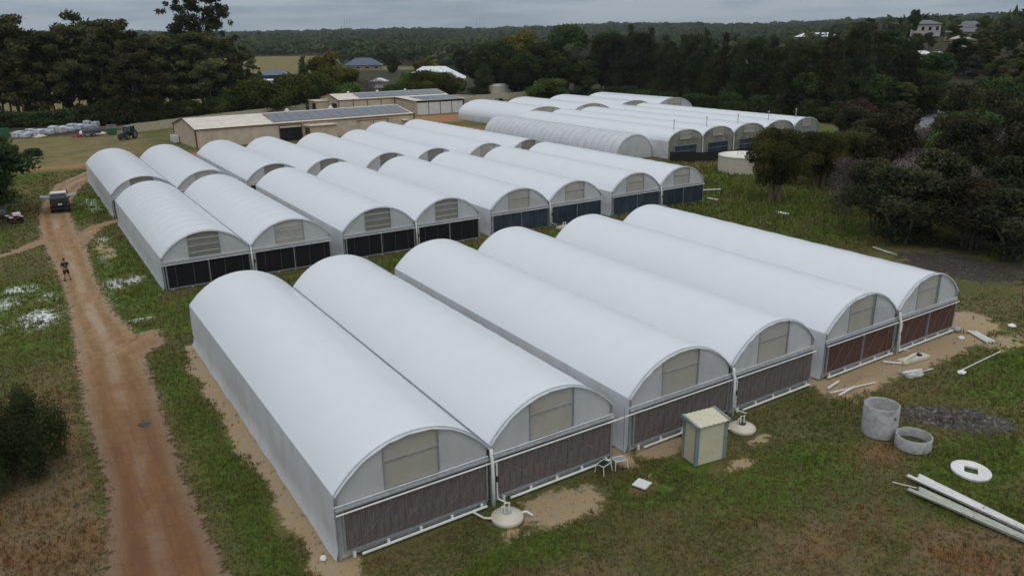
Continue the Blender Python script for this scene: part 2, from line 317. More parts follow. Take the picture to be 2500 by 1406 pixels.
c = mixc(t, edge(ch[6], wn(.3), .5), c, fl)
c = mixc(t, edge(ch[3], wn(3.4, 8, .85), 3.4, .62, .74), c, (.70, .71, .72))
p = N('ShaderNodeBsdfPrincipled', t); p.inputs['Roughness'].default_value = .95; p.inputs['Specular IOR Level'].default_value = .15
t.links.new(c, p.inputs['Base Color'])
bp = N('ShaderNodeBump', t); bp.inputs['Strength'].default_value = .8; bp.inputs['Distance'].default_value = .08; t.links.new(wn(6, 6, .7), bp.inputs['Height']); t.links.new(bp.outputs[0], p.inputs['Normal'])
t.links.new(p.outputs[0], o.inputs[0]); MG = m
gme = npmesh('ground', np.stack([x, y, z], 1), F, MG, True, {'m1': np.stack(mk[:4], 1), 'm2': np.stack(mk[4:], 1)})
tag(link('ground', gme), kind='structure')
# ------------------------------------------------------------------ dirt tracks (sheets just above the ground)
def seg(px, py, ax, ay, bx, by):
    dx, dy = bx-ax, by-ay; tt = np.clip(((px-ax)*dx+(py-ay)*dy)/(dx*dx+dy*dy), 0, 1)
    return tt, np.hypot(px-ax-tt*dx, py-ay-tt*dy), ((px-ax)*dy-(py-ay)*dx)/math.hypot(dx, dy)
def trackdist(px, py, lines):
    best = np.full(px.shape, 1e9); lat = np.zeros_like(px)
    for L in lines:
        for (ax, ay, ar), (bx, by, br) in zip(L, L[1:]):
            tt, d, s = seg(px, py, ax, ay, bx, by); q = d-(ar+(br-ar)*tt); k = q < best; best = np.where(k, q, best); lat = np.where(k, s, lat)
    return best, lat
MAIN = [[(1.6, 5, 1.9), (1.75, 26, 1.85), (2.15, 32.5, 1.45), (2.3, 42, 1.75), (2.7, 51, 1.85), (2.4, 57.6, 1.3), (2.35, 67, 1.2), (2.3, 79, 1.6), (2.1, 88, 1.6), (2.3, 97, 1.5), (3.1, 105, 1.5), (5.2, 117, 1.7), (10, 127, 2), (19, 132.5, 2.4), (40, 134, 2.6), (72, 136, 3)],
        [(2.8, 49, 2.0), (4.2, 50, 1.7), (5.1, 51.3, .8)], [(3, 80.5, 1.2), (5.5, 87.5, .8), (7.4, 89, .6)], [(1.8, 85, 1.0), (-2, 80, .6), (-12, 75, .6)]]
def sheet(name, lines, x0, x1, y0, y1, st, mat, zz):
    ax_ = np.arange(x0, x1, st); ay_ = np.arange(y0, y1, st); A, B = np.meshgrid(ax_, ay_); a = A.ravel(); b = B.ravel()
    d, lat = trackdist(a, b, lines)
    n = len(ax_); I = (np.arange(len(ay_)-1)[:, None]*n+np.arange(n-1)[None]).ravel(); F = np.stack([I, I+1, I+n+1, I+n], 1)
    F = F[(d[F] < .7).any(1)]; u = np.unique(F); rm = np.full(len(a), -1); rm[u] = np.arange(len(u)); F = rm[F]; a, b, d, lat = a[u], b[u], d[u], lat[u]
    zt = zz+hz(a, b)+(1-sm(90, 150, np.hypot(a, b)))*.16*(fbm(a, b, 3.2, 3, 1)-.5)-.02*np.exp(-((np.abs(lat)-.78)/.25)**2)
    me = npmesh(name, np.stack([a, b, zt], 1), F, mat, True, {'trk': np.stack([np.clip((d+2)/4, 0, 1), np.clip((lat+3)/6, 0, 1), d*0, d*0+1], 1)})
    return tag(link(name, me), kind='structure')
m, t, o = newmat('dirt_track_surface'); geo = N('ShaderNodeNewGeometry', t)
at = N('ShaderNodeAttribute', t); at.attribute_name = 'trk'; s = N('ShaderNodeSeparateColor', t); t.links.new(at.outputs['Color'], s.inputs[0])
lat = mth(t, 'SUBTRACT', mth(t, 'MULTIPLY', s.outputs[1], 6), 3); ed = mth(t, 'SUBTRACT', mth(t, 'MULTIPLY', s.outputs[0], 4), 2)
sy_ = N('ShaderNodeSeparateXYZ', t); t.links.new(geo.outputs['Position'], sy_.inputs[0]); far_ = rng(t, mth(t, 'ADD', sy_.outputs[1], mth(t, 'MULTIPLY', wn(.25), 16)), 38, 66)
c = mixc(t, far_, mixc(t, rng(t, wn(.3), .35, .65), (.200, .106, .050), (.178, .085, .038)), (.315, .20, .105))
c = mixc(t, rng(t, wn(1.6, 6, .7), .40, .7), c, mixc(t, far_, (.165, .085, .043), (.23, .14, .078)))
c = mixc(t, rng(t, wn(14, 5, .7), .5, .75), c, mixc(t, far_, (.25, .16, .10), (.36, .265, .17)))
st_ = N('ShaderNodeMapping', t); st_.inputs['Scale'].default_value = (5, .35, 1); t.links.new(geo.outputs['Position'], st_.inputs[0]); sn_ = N('ShaderNodeTexNoise', t); sn_.inputs['Scale'].default_value = 1; sn_.inputs['Detail'].default_value = 6; sn_.inputs['Roughness'].default_value = .65; t.links.new(st_.outputs[0], sn_.inputs['Vector'])
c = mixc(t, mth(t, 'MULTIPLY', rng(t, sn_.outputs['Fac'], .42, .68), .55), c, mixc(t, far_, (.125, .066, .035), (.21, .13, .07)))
wob = mth(t, 'MULTIPLY', mth(t, 'SUBTRACT', wn(.35), .5), .5)
rut = rng(t, mth(t, 'ABSOLUTE', mth(t, 'SUBTRACT', mth(t, 'ABSOLUTE', mth(t, 'ADD', lat, wob)), .75)), .08, .38, 1, 0)
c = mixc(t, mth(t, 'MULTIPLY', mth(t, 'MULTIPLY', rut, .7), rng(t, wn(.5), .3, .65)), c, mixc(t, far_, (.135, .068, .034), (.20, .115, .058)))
cen = rng(t, mth(t, 'ABSOLUTE', mth(t, 'ADD', lat, wob)), .1, .45, 1, 0)
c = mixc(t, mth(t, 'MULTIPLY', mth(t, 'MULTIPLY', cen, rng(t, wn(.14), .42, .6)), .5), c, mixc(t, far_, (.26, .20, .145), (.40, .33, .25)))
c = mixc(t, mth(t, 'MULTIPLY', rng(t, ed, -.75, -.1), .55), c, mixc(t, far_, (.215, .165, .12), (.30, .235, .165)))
p = N('ShaderNodeBsdfPrincipled', t); p.inputs['Roughness'].default_value = .95; p.inputs['Specular IOR Level'].default_value = .1; t.links.new(c, p.inputs['Base Color'])
bp = N('ShaderNodeBump', t); bp.inputs['Strength'].default_value = .6; bp.inputs['Distance'].default_value = .05; t.links.new(wn(9, 6, .7), bp.inputs['Height']); t.links.new(bp.outputs[0], p.inputs['Normal'])
tp = N('ShaderNodeBsdfTransparent', t); ms = N('ShaderNodeMixShader', t)
t.links.new(rng(t, mth(t, 'ADD', ed, mth(t, 'MULTIPLY', mth(t, 'SUBTRACT', wn(2.4, 7, .75), .5), 2.2)), -.12, .14), ms.inputs[0])
t.links.new(p.outputs[0], ms.inputs[1]); t.links.new(tp.outputs[0], ms.inputs[2]); t.links.new(ms.outputs[0], o.inputs[0]); MTR = m
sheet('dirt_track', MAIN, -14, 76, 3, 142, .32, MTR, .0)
# ------------------------------------------------------------------ grass tufts
def grassmat():
    m, t, o = newmat('grass_blades'); at = N('ShaderNodeAttribute', t); at.attribute_name = 'tint'
    d = N('ShaderNodeBsdfDiffuse', t); t.links.new(at.outputs['Color'], d.inputs[0]); tr = N('ShaderNodeBsdfTranslucent', t); t.links.new(at.outputs['Color'], tr.inputs[0])
    a = N('ShaderNodeMixShader', t); a.inputs[0].default_value = .3; t.links.new(d.outputs[0], a.inputs[1]); t.links.new(tr.outputs[0], a.inputs[2]); t.links.new(a.outputs[0], o.inputs[0]); return m
def tufts(name, label, cat, n, rlo, rhi, alo, ahi, dens, hgt, colf, seed):
    g = np.random.default_rng(seed); r = rlo*(rhi/rlo)**g.random(n); a = np.radians(alo+(ahi-alo)*g.random(n)); x = r*np.sin(a); y = r*np.cos(a)
    k = g.random(n) < dens(x, y); x, y, r = x[k], y[k], r[k]; n = len(x)
    hh = hgt(x, y)*(.6+.8*g.random(n))*(r/30)**.45*np.where(g.random(n) < .03, 2.1, 1); col = colf(x, y, g)
    z0 = hz(x, y)+.16*(fbm(x, y, 3.2, 3, 1)-.5)*(1-sm(90, 150, r))-.07
    B = 3; V = np.zeros((n, B, 3, 3)); th = g.random((n, B))*6.283; le = (.35+.5*g.random((n, B)))*hh[:, None]; wd = (.012+.014*g.random((n, B)))*(r[:, None]/30)**.9*(hh[:, None]/.06)**.3
    bx = x[:, None]+.6*hh[:, None]*(g.random((n, B))-.5)*2; by = y[:, None]+.6*hh[:, None]*(g.random((n, B))-.5)*2
    ct, st = np.cos(th), np.sin(th)
    V[:, :, 0] = np.stack([bx-st*wd, by+ct*wd, np.repeat(z0[:, None], B, 1)], 2); V[:, :, 1] = np.stack([bx+st*wd, by-ct*wd, np.repeat(z0[:, None], B, 1)], 2)
    V[:, :, 2] = np.stack([bx+ct*le, by+st*le, z0[:, None]+hh[:, None]*(.7+.5*g.random((n, B)))+.05], 2)
    F = np.arange(n*B*3).reshape(-1, 3); cc = np.repeat(col, B*3, 0)
    me = npmesh(name, V.reshape(-1, 3), F, MGR, False, {'tint': np.concatenate([cc, np.ones((len(cc), 1))], 1)})
    return tag(link(name, me), label, cat, None, 'stuff')
MGR = grassmat()
HOUSE = [(7.0, 47.6, 22.5, 47.8), (7.4, 64.5, 60, 127), (75, 119, 85, 128)]
def clear(x, y):
    k = np.ones(len(x))
    for a, b, c_, d in HOUSE: k = np.where((x > a) & (x < b) & (y > c_) & (y < d), 0, k)
    d_, _ = trackdist(x, y, MAIN); k = k*sm(-.35, .25, d_+(fbm(x, y, .8, 2, 31)-.5)*1.1)
    for a, b, c_ in ((31.72, 13.55, .8), (19.49, 20.6, .5), (22.9, 20.7, 1.1), (13.55, 21.75, .85), (26.65, 21.55, .85), (41, 21.6, 1.2)): k = np.where(np.hypot(x-a, y-b) < c_, 0, k)
    q = masks(x, y); return k*(1-.975*sm(.3, .6, q[2]+(fbm(x, y, .9, 2, 33)-.5)*.9))*(1-.45*sm(.3, .7, q[5]))*(1-.85*sm(.35, .65, q[3]+(fbm(x, y, .7, 2, 35)-.5)*1.2))*(1-sm(.4, .6, q[4]))
def dgreen(x, y): q = masks(x, y); return clear(x, y)*(1-.85*sm(.35, .65, q[1]+(fbm(x, y, 1.3, 2, 41)-.5)*.9))*(1-.7*q[7])
def ddry(x, y): q = masks(x, y); return clear(x, y)*np.maximum(.10, np.maximum(.95*sm(.35, .65, q[1]+(fbm(x, y, 1.3, 2, 41)-.5)*.9), .8*q[7]))
def cgreen(x, y, g):
    q = masks(x, y); n = len(x); f = np.clip(.5*q[0]+.8*(fbm(x, y, 1.8, 3, 51)-.35), 0, 1)[:, None]; u = g.random((n, 1))
    big_ = fbm(x, y, 6, 3, 52)[:, None]
    c = np.array([.155, .142, .052])*(1-f)+np.array([.100, .152, .029])*f; k2 = .6*sm(.47, .58, big_)*(1-f); c = c*(1-k2)+np.array([.21, .165, .075])*k2
    return c*(.75+.75*u)
def cdry(x, y, g):
    n = len(x); u = g.random((n, 1)); f = fbm(x, y, 1.6, 3, 61)[:, None]; f = sm(.35, .65, f)
    return (np.array([.23, .13, .055])*f+np.array([.22, .18, .11])*(1-f))*(.65+.8*u)
tufts('grass', 'short green and olive grass around the greenhouses', 'grass', 240000, 18, 130, -6, 74, dgreen, lambda x, y: .05+.05*masks(x, y)[0]+.07*sm(52, 60, x)*sm(38, 44, y)+.03*(fbm(x, y, 2, 2, 71) > .55), cgreen, 3)
tufts('dry_grass', 'dry brown grass beside the dirt track and in lawn patches', 'dry grass', 90000, 18, 105, -6, 74, ddry, lambda x, y: .085+.06*(fbm(x, y, 1.5, 2, 72) > .55), cdry, 4)
# ------------------------------------------------------------------ greenhouses
ELL = [0]
def arch(a, b, he, ha, tt):
    h = (b-a)/2; s = ha-he
    if ELL[0] or s > h*.75: return (a+b)/2-h*math.cos(tt), he+s*math.sin(tt)
    r = (h*h+s*s)/(2*s); q = math.asin(h/r); f = -q+2*q*tt/math.pi; return (a+b)/2+r*math.sin(f), ha-r+r*math.cos(f)
def archz(a, b, he, ha, x):
    h = (b-a)/2; s = ha-he; d = max(-h, min(h, x-(a+b)/2))
    if ELL[0] or s > h*.75: return he+s*math.sqrt(max(0, 1-(d/h)**2))
    r = (h*h+s*s)/(2*s); return ha-r+math.sqrt(r*r-d*d)
def roof_film(par, a, b, L, he, ha, mat, seed, oh=.12, hoop=2.0, sag=.018, name='roof_film'):
    rn = random.Random(seed); nt_, ny_ = 30, max(8, int(L/.5)); P = []
    for j in range(ny_+1):
        yy = -oh+(L+2*oh)*j/ny_; row = []
        s = abs(math.sin(math.pi*yy/hoop))*sag
        for i in range(nt_+1):
            tt = math.pi*i/nt_; x_, z_ = arch(a, b, he, ha, tt)
            q = 1-math.sin(tt)**.5*(s+.016*abs(math.sin(3*tt+.25))**.7+.014*float(vnoise(np.array(yy*.45+seed*3.1), np.array(i*.35+seed), 3)))/max(1.2, ha-he)*1.4
            cx = (a+b)/2; e = 0
            if j == 0: e = (rn.random()-.5)*.07*(1 if 3 < i < nt_-3 else .4)
            row.append((cx+(x_-cx)*q, yy+e, he+(z_-he)*q))
        P.append(row)
    # turned-down hem round the front edge gives the sheet its edge
    hem = [(p[0], p[1]+.01, p[2]-.05) for p in P[0]]
    return MB().grid([hem]+P).build(name, mat, par, True, fix=False)
def gable_strip(mb, a, b, he, ha, x0, x1, zb, y, n=10, drop=.03):
    n = max(2, n); top = []; bot = []
    for i in range(n+1):
        xx = x0+(x1-x0)*i/n; bot.append((xx, y, zb)); top.append((xx, y, max(zb+.005, archz(a, b, he, ha, xx)-drop)))
    mb.grid([bot, top])
def arch_tube(mb, a, b, he, ha, y, r, n=22, n_=6, d=0):
    mb.tube([(arch(a, b, he, ha, math.pi*i/n)[0], y, arch(a, b, he, ha, math.pi*i/n)[1]+d) for i in range(n+1)], r, n_)
def house(name, label, xs, y0, L, he, ha, style, group, seed, detail=True, film_mat='film', hoop=2.0):
    t_ = thing(name, label, 'greenhouse', (xs[0], y0, 0), 0, group); x = [v-xs[0] for v in xs]; ns = len(x)-1; zb = 2.16
    rn = random.Random(seed)
    for k in range(ns):
        a, b = x[k]+(.06 if k else 0), x[k+1]-(.06 if k < ns-1 else 0); w = b-a
        roof_film(t_, a, b, L, he, ha, M[film_mat], seed+k, hoop=hoop, sag=.016 if style in ('brown', 'red') else .032)
        fr = MB(); arch_tube(fr, a, b, he, ha, -.0, .035, d=-.02); fr.build('arch_frame', M['galv'], t_)
        va, vb = a+.31*w, a+.665*w
        g1 = MB(); gable_strip(g1, a, b, he, ha, a+.01, va, zb, .03); g1.build('gable_film', M['gable'], t_)
        g2 = MB(); gable_strip(g2, a, b, he, ha, vb, b-.01, zb, .03); g2.build('gable_film', M['gable'], t_)
        v = MB(); gable_strip(v, a, b, he, ha, va, vb, zb, .07, 8); vo = v.build('vent_screen', M['vent' if style in ('brown', 'red', 'blue') else ('ventgrey' if rn.random() < .7 else 'vent')], t_)
        f = MB()
        for xx in (va, vb): f.bar((xx, .02, zb), (xx, .02, archz(a, b, he, ha, xx)-.03), .055, .05)
        if style == 'red': f.bar((vb-.14, .03, zb), (vb-.14, .03, archz(a, b, he, ha, vb-.14)-.03), .05, .05)
        zm = he+.42*(ha-he); f.bar((va, .045, zm), (vb, .045, zm), .045, .035); f.bar((va, .045, zb+.05), (vb, .045, zb+.05), .05, .035)
        f.build('vent_frame', M['galv'], t_)
        if style == 'black' and detail:
            for q_ in (.2, .5, .8): MB().bar((va+.03, .05, zb+.1+(ha-zb-.35)*q_), (vb-.03, .05, zb+.1+(ha-zb-.35)*q_), .03, .06).build('vent_slat', M['gable'], t_)
        gi = MB(); xm = 0
        for s_, e_ in ((a, va), (vb, b)):
            xs_ = [s_+(e_-s_)*i/20 for i in range(21) if archz(a, b, he, ha, s_+(e_-s_)*i/20) > zm+.03]
            if xs_: gi.bar((xs_[0], .07, zm), (xs_[-1], .07, zm), .04)
        gi.build('girt', M['galv'], t_)
        # back end wall
        bk = MB(); gable_strip(bk, a, b, he, ha, a+.01, b-.01, .0, L, 16); bk.build('back_wall', M['gable'], t_)
        # hoops inside
        if detail:
            hp = MB(); yy = hoop
            while yy < L-.3: arch_tube(hp, a+.07, b-.07, he-.05, ha-.09, yy, .022, 18, 4); yy += hoop
            hp.build('inner_hoops', M['galv'], t_)
        # header flashing and spray pipe above the wet pads
        fl = MB(); P = [(a-.02, .04, zb+.02), (a-.02, -.17, zb-.05), (a-.02, -.18, zb-.11), (a-.02, -.02, zb-.10)]
        fl.prism([(p[1], p[2]) for p in P], a-.02, b+.02, 'x'); fl.build('header_flashing', M['galv'], t_)
        sp = MB(); sp.tube([(a-.05, -.24, zb-.19), (b+.03, -.24, zb-.19)], .034, 8); sp.build('spray_pipe', M['pvc'], t_)
        rl = MB(); rl.tube([(a-.05, -.08, zb+.06), (b, -.08, zb+.06)], .024, 6); rl.build('roller_pipe', M['pvc'], t_)
        pb, ptp = (.34, zb-.26) if style in ('brown', 'red') else (.14, zb-.24)
        pa, pe = a+.30, b-.16
        pmat = {'brown': 'pad', 'red': 'padred', 'black': 'padblack', 'blue': 'padblack'}[style]
        npad = {'brown': 10, 'red': 10, 'black': 6, 'blue': 6}[style] if detail else 4
        pw = (pe-pa)/npad; pme = MB().box((0, 0, 0), (pw-.010, .12, ptp-pb)).mesh('wet_pad', M[pmat])
        for i in range(npad):
            o = link('wet_pad', pme, t_); o.location = (pa+pw*(i+.5), -.05+rn.uniform(-.012, .012), (pb+ptp)/2)
        # frame round the pads
        fb = MB(); fb.bar((pa-.06, -.1, pb-.05), (pe+.06, -.1, pb-.05), .09, .09); fb.bar((pa-.06, -.1, pb-.05), (pa-.06, -.1, ptp+.05), .08); fb.bar((pe+.06, -.1, pb-.05), (pe+.06, -.1, ptp+.05), .08)
        if style in ('red', 'black', 'blue'): fb.bar(((pa+pe)/2, -.13, pb), ((pa+pe)/2, -.13, ptp), .2 if style != 'red' else .16, .05)
        fb.build('pad_frame', M['galv'], t_)
        sk = MB(); sk.box((a+w/2, .04, .16), (w-.1, .02, .32)); sk.box((a+.13, .03, 1.1), (.26, .02, 2.2)); sk.build('skirt_panel', M['sidefilm'] if style != 'black' else M['dark'], t_)
        if style == 'blue':
            cv = MB(); n = 26; cv.grid([[(pa+(pe-pa)*i/n, -.17+.035*math.sin(i*1.3+k)*math.sin(j*.9)-.02*rn.random(), pb-.03+(ptp-pb+.03)*j/8) for i in range(n+1)] for j in range(9)]); cv.build('plastic_cover', M['padblue'], t_, True)
        # cords laced over the pads
        yc = -.20
        def cord(p, q): MB().tube([p, q], .007, 4).build('lacing_cord', M['wire'], t_)
        if style in ('brown', 'red'):
            flip = (k == 1) and style == 'brown'
            for i, (s_, e_) in enumerate(((.02, .36), (.30, .64), (.62, .97)) if style == 'brown' else ((.02, .22), (.2, .4), (.52, .72), (.74, .94))):
                A, B = pa+(pe-pa)*s_, pa+(pe-pa)*e_
                cord((A, yc, pb if not flip else ptp), (B, yc, ptp if not flip else pb))
        for i in range(3 if style in ('brown', 'red') else 5): xx = pa+(pe-pa)*(.1+.8*i/(2 if style in ('brown', 'red') else 4)+rn.uniform(-.02, .02)); cord((xx+.02, yc, ptp), (xx, yc, pb))
        if detail:
            lm = MB().box((0, 0, 0), (.1, .1, pb-.1)).mesh('leg', M['pvc'])
            for i in range(5):
                o = link('leg', lm, t_); o.location = (pa+(pe-pa)*(.04+.92*i/4), -.14, (pb-.1)/2)
            if style in ('brown', 'red'):
                gp = MB(); e0 = a+.3 if style == 'red' else a+.8
                gp.tube([(e0, -.24, .09), (b-.2, -.24, .11)], .055, 8); gp.build('return_pipe', M['pvc'], t_)
    W_ = x[-1]
    # outer side walls: film over posts, flared at the foot
    for s_, xx in ((-1, 0), (1, W_)):
        P = []; ny_ = int(L/.8)
        for j in range(ny_+1):
            yy = -.06+(L+.12)*j/ny_; row = []
            for i in range(7):
                f = i/6; bulge = .05*math.sin(f*math.pi)*(.5+.5*math.sin(yy*math.pi/hoop)**2)+(.10+.06*rn.random())*(f > .97)+.015*rn.random()
                row.append((xx+s_*(bulge+.012), yy, max(.0, (he+.03)*(1-f)-.0)+(.01 if f > .97 else 0)))
            P.append(row)
        MB().grid(P).build('side_wall', M['sidefilm'], t_, True, fix=False)
        po = MB(); po.bar((xx-s_*.06, -.03, 0), (xx-s_*.06, -.03, he), .09); po.build('corner_post', M['galv'], t_)
    for k in range(1, ns):
        gu = MB(); gu.prism([(x[k]-.13, he+.06), (x[k]-.10, he-.07), (x[k]+.10, he-.07), (x[k]+.13, he+.06), (x[k]+.115, he+.06), (x[k]+.09, he-.055), (x[k]-.09, he-.055), (x[k]-.115, he+.06)], -.16, L+.1)
        gu.build('valley_gutter', M['galv'], t_)
        dp = MB(); dp.tube([(x[k]+.0, -.22, he-.06), (x[k], -.24, he-.3), (x[k]-.03, -.36, he-.55), (x[k]-.03, -.38, 1.4), (x[k]-.02, -.38, .02)], .07, 8); dp.build('downpipe', M['pvc'], t_, True)
        po = MB(); po.bar((x[k]+.08, -.04, 0), (x[k]+.08, -.04, he), .1); po.build('valley_post', M['galv'], t_)
        if detail:
            p2 = MB(); p2.tube([(x[k]+.14, -.34, zb-.2), (x[k]+.16, -.36, zb-.32), (x[k]+.16, -.36, .5), (x[k]+.2, -.4, .35), (x[k]+.42, -.85, .3)], .03, 6); r_ = p2.build('riser_pipe', M['pvc'], t_)
            vv = MB(); vv.tube([(x[k]+.16, -.36, 1.15), (x[k]+.16, -.36, 1.4)], .045, 6); vv.build('valve', M['dark'], r_)
    return t_
R1 = [('front row twin-arch greenhouse nearest the camera with grey-brown pads', [7.17, 13.5, 19.78], 'brown'),
      ('front row twin-arch greenhouse directly behind the small cream shed', [20.75, 27.2, 33.46], 'brown'),
      ('front row twin-arch greenhouse with red-brown pads beside the yellow sand', [34.48, 41.0, 47.37], 'red')]
for i, (lb, xs, st) in enumerate(R1): house('twin_arch_greenhouse', lb, xs, 23.0, 24.5, 2.62, 4.27, st, 'front row of greenhouses', 20+i*5)
X2 = [[7.6, 14.15, 20.7], [21.79, 28.5, 35.03], [36.33, 43.0, 49.59], [50.98, 57.7, 64.3]]
O2 = ['nearest the person on the track, black pads', 'second from the dirt track, black pads', 'third from the dirt track, blue-grey plastic covers', 'at the grassy right end, blue-grey plastic covers']
for i, xs in enumerate(X2): house('twin_arch_greenhouse', 'middle row twin-arch greenhouse '+O2[i], xs, 60.4, 26.4, 2.51, 4.22, 'black' if i < 2 else 'blue', 'middle row of greenhouses', 50+i*5)
O3 = ['nearest the black ute', 'second from the dirt track', 'third from the dirt track', 'longest one, next to the ribbed tunnel']
for i, xs in enumerate(X2): house('twin_arch_greenhouse', 'third row twin-arch greenhouse before the long shed, '+O3[i], xs, 90.5, 27.4 if i < 3 else 36, 2.51, 4.22, 'black', 'third row of greenhouses', 80+i*5, detail=False)
def big_multi(name, label, xs, y0, L, he, ha, seed, gm, group, panel=True, fl='film'):
    ELL[0] = 1
    t_ = thing(name, label, 'greenhouse', (xs[0], y0, 0), 0, group); x = [v-xs[0] for v in xs]; ns = len(x)-1
    for k in range(ns):
        a, b = x[k], x[k+1]; w = b-a
        roof_film(t_, a, b, L, he, ha, M[fl], seed+k)
        fr = MB(); arch_tube(fr, a, b, he, ha, 0, .05, d=-.02); fr.build('arch_frame', M['galv'], t_)
        va, vb = a+.32*w, a+.68*w; zv = he+.1*(ha-he)
        g1 = MB(); gable_strip(g1, a, b, he, ha, a+.02, b-.02, 0, .05, 20); g1.build('gable_film', M[gm], t_)
        v = MB(); gable_strip(v, a, b, he, ha, va, vb, zv, .0, 8); v.build('vent_screen', M['vent'], t_)
        f = MB()
        for xx in (va, vb): f.bar((xx, -.03, zv), (xx, -.03, archz(a, b, he, ha, xx)-.03), .07)
        f.bar((va, -.03, zv), (vb, -.03, zv), .06); zm = (zv+ha)/2; f.bar((va, -.03, zm), (vb, -.03, zm), .05); f.build('vent_frame', M['galv'], t_)
        bk = MB(); gable_strip(bk, a, b, he, ha, a+.02, b-.02, 0, L, 16); bk.build('back_wall', M['gable'], t_)
        if panel:
            pn = MB(); pn.box((a+w*.5, -.08, 1.05), (w*.64, .06, 1.5)); po = pn.build('shade_panel', M['padblue'], t_)
            pf = MB(); pf.bar((a+w*.17, -.12, 1.85), (a+w*.83, -.12, 1.85), .09); pf.bar((a+w*.17, -.12, 1.0), (a+w*.83, -.12, 1.0), .06); pf.bar((a+w*.17, -.12, .2), (a+w*.17, -.12, 1.85), .08); pf.bar((a+w*.83, -.12, .2), (a+w*.83, -.12, 1.85), .08); pf.build('frame', M['galv'], po)
            cp = MB(); zc = archz(a, b, he, ha, a+w*.35); cp.tube([(a+w*.35, 1.6, zc-.3), (a+w*.35, 1.6, zc+1.3)], .06, 8); cp.lathe([(.13, 0), (.15, .1), (.1, .16)], (a+w*.35, 1.6, zc+1.3), 10); cp.build('flue', M['galv'], t_)
    W_ = x[-1]
    for s_, xx in ((-1, 0), (1, W_)):
        MB().grid([[(xx+s_*.06*math.sin(f/5*math.pi), L*j/30, he*(1-f/5)+.01) for f in range(6)] for j in range(31)]).build('side_wall', M['sidefilm'], t_, True, fix=False)
        po = MB(); po.bar((xx, -.04, 0), (xx, -.04, he), .1); po.build('corner_post', M['galv'], t_)
    for k in range(1, ns):
        gu = MB(); gu.box((x[k], L/2, he-.02), (.3, L+.3, .1)); gu.build('valley_gutter', M['galv'], t_)
        dp = MB(); dp.tube([(x[k], -.15, he-.05), (x[k], -.2, 0)], .08, 8); dp.build('downpipe', M['pvc'], t_)
    ELL[0] = 0
    return t_
big_multi('five_span_greenhouse', 'five-arch greenhouse with green-stained ends and dark panels by the cream tank', [82.9, 90.0, 97.0, 104.5, 111.8, 118.45], 85.3, 41, 2.6, 4.25, 120, 'gablegreen', None)
O5 = ['leftmost, beside the parked cars', 'second from the left', 'third from the left', 'rightmost, against the dark trees']
for i in range(4):
    big_multi('wide_tunnel', 'wide white tunnel in the far back row, '+O5[i], [87.6+12.15*i, 99.4+12.15*i], 132.5, 26.5, 1.3, 4.25, 140+i, 'gable', 'far back row of wide tunnels', False)
# single hooped tunnel with its ribs showing
t_ = thing('ribbed_tunnel', 'single greyish poly tunnel with dark ribs showing through its film', 'greenhouse', (75.5, 88.6, 0))
ELL[0] = 1; roof_film(t_, 0, 7.2, 38.5, .5, 3.72, M['sidefilm'], 160, hoop=1.6, sag=.03)
for j in range(25):
    h_ = MB(); arch_tube(h_, -.02, 7.22, .5, 3.76, .05+j*1.6, .016, 24, 5); h_.build('hoop', M['galv'], t_)
g1 = MB(); gable_strip(g1, 0, 7.2, .5, 3.72, .02, 7.18, 0, .05, 20); g1.build('gable_film', M['gable'], t_)
g1 = MB(); gable_strip(g1, 0, 7.2, .5, 3.72, .02, 7.18, 0, 38.4, 20); g1.build('back_wall', M['gable'], t_)
for xx in (0, 7.2): b_ = MB(); b_.box((xx, 19.2, .27), (.06, 38.4, .54)); b_.build('base_board', M['sidefilm'], t_)
# ------------------------------------------------------------------ sheds
BEIGE = (.56, .465, .35)
M['wallX'] = ribbed('beige_sheet_wall', BEIGE, 5.2, 'X', dirt=(.33, .26, .18)); M['wallY'] = ribbed('beige_sheet_gable', (.53, .44, .325), 5.2, 'Y')
M['roofX'] = ribbed('cream_roof_sheet', (.64, .58, .48), 5.2, 'X', .4, dirt=(.45, .4, .32)); M['trim'] = pm('brown_trim', (.13, .052, .033), .5)
M['solar'] = pm('solar_glass', (.062, .07, .088), .2, .12, 1.5, spec=.7); M['alu'] = pm('aluminium', (.5, .5, .5), .4, .05, metal=.6)
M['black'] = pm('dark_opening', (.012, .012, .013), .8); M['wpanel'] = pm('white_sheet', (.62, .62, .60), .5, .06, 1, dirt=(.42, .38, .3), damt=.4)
M['glass'] = pm('dark_glass', (.02, .025, .03), .08, .1, spec=.8)
M['rail'] = pm('rust_red_rail', (.22, .075, .04), .6)
class Trim:
    def __init__(s, par, mat, name='trim'): s.p = par; s.m = mat; s.n = name
    def bar(s, *k): MB().bar(*k).build(s.n, s.m, s.p)
    def box(s, *k): MB().box(*k).build(s.n, s.m, s.p)
def roof_pair(mb, L, y0, y1, e, yr, zr, over=.15, th=.06, x0=0):
    mb.prism([(y0-over, e-.03), (yr, zr), (y1+over, e-.03), (y1+over, e+.03), (yr, zr+th), (y0-over, e+.03)], x0-over, x0+L+over, 'x')
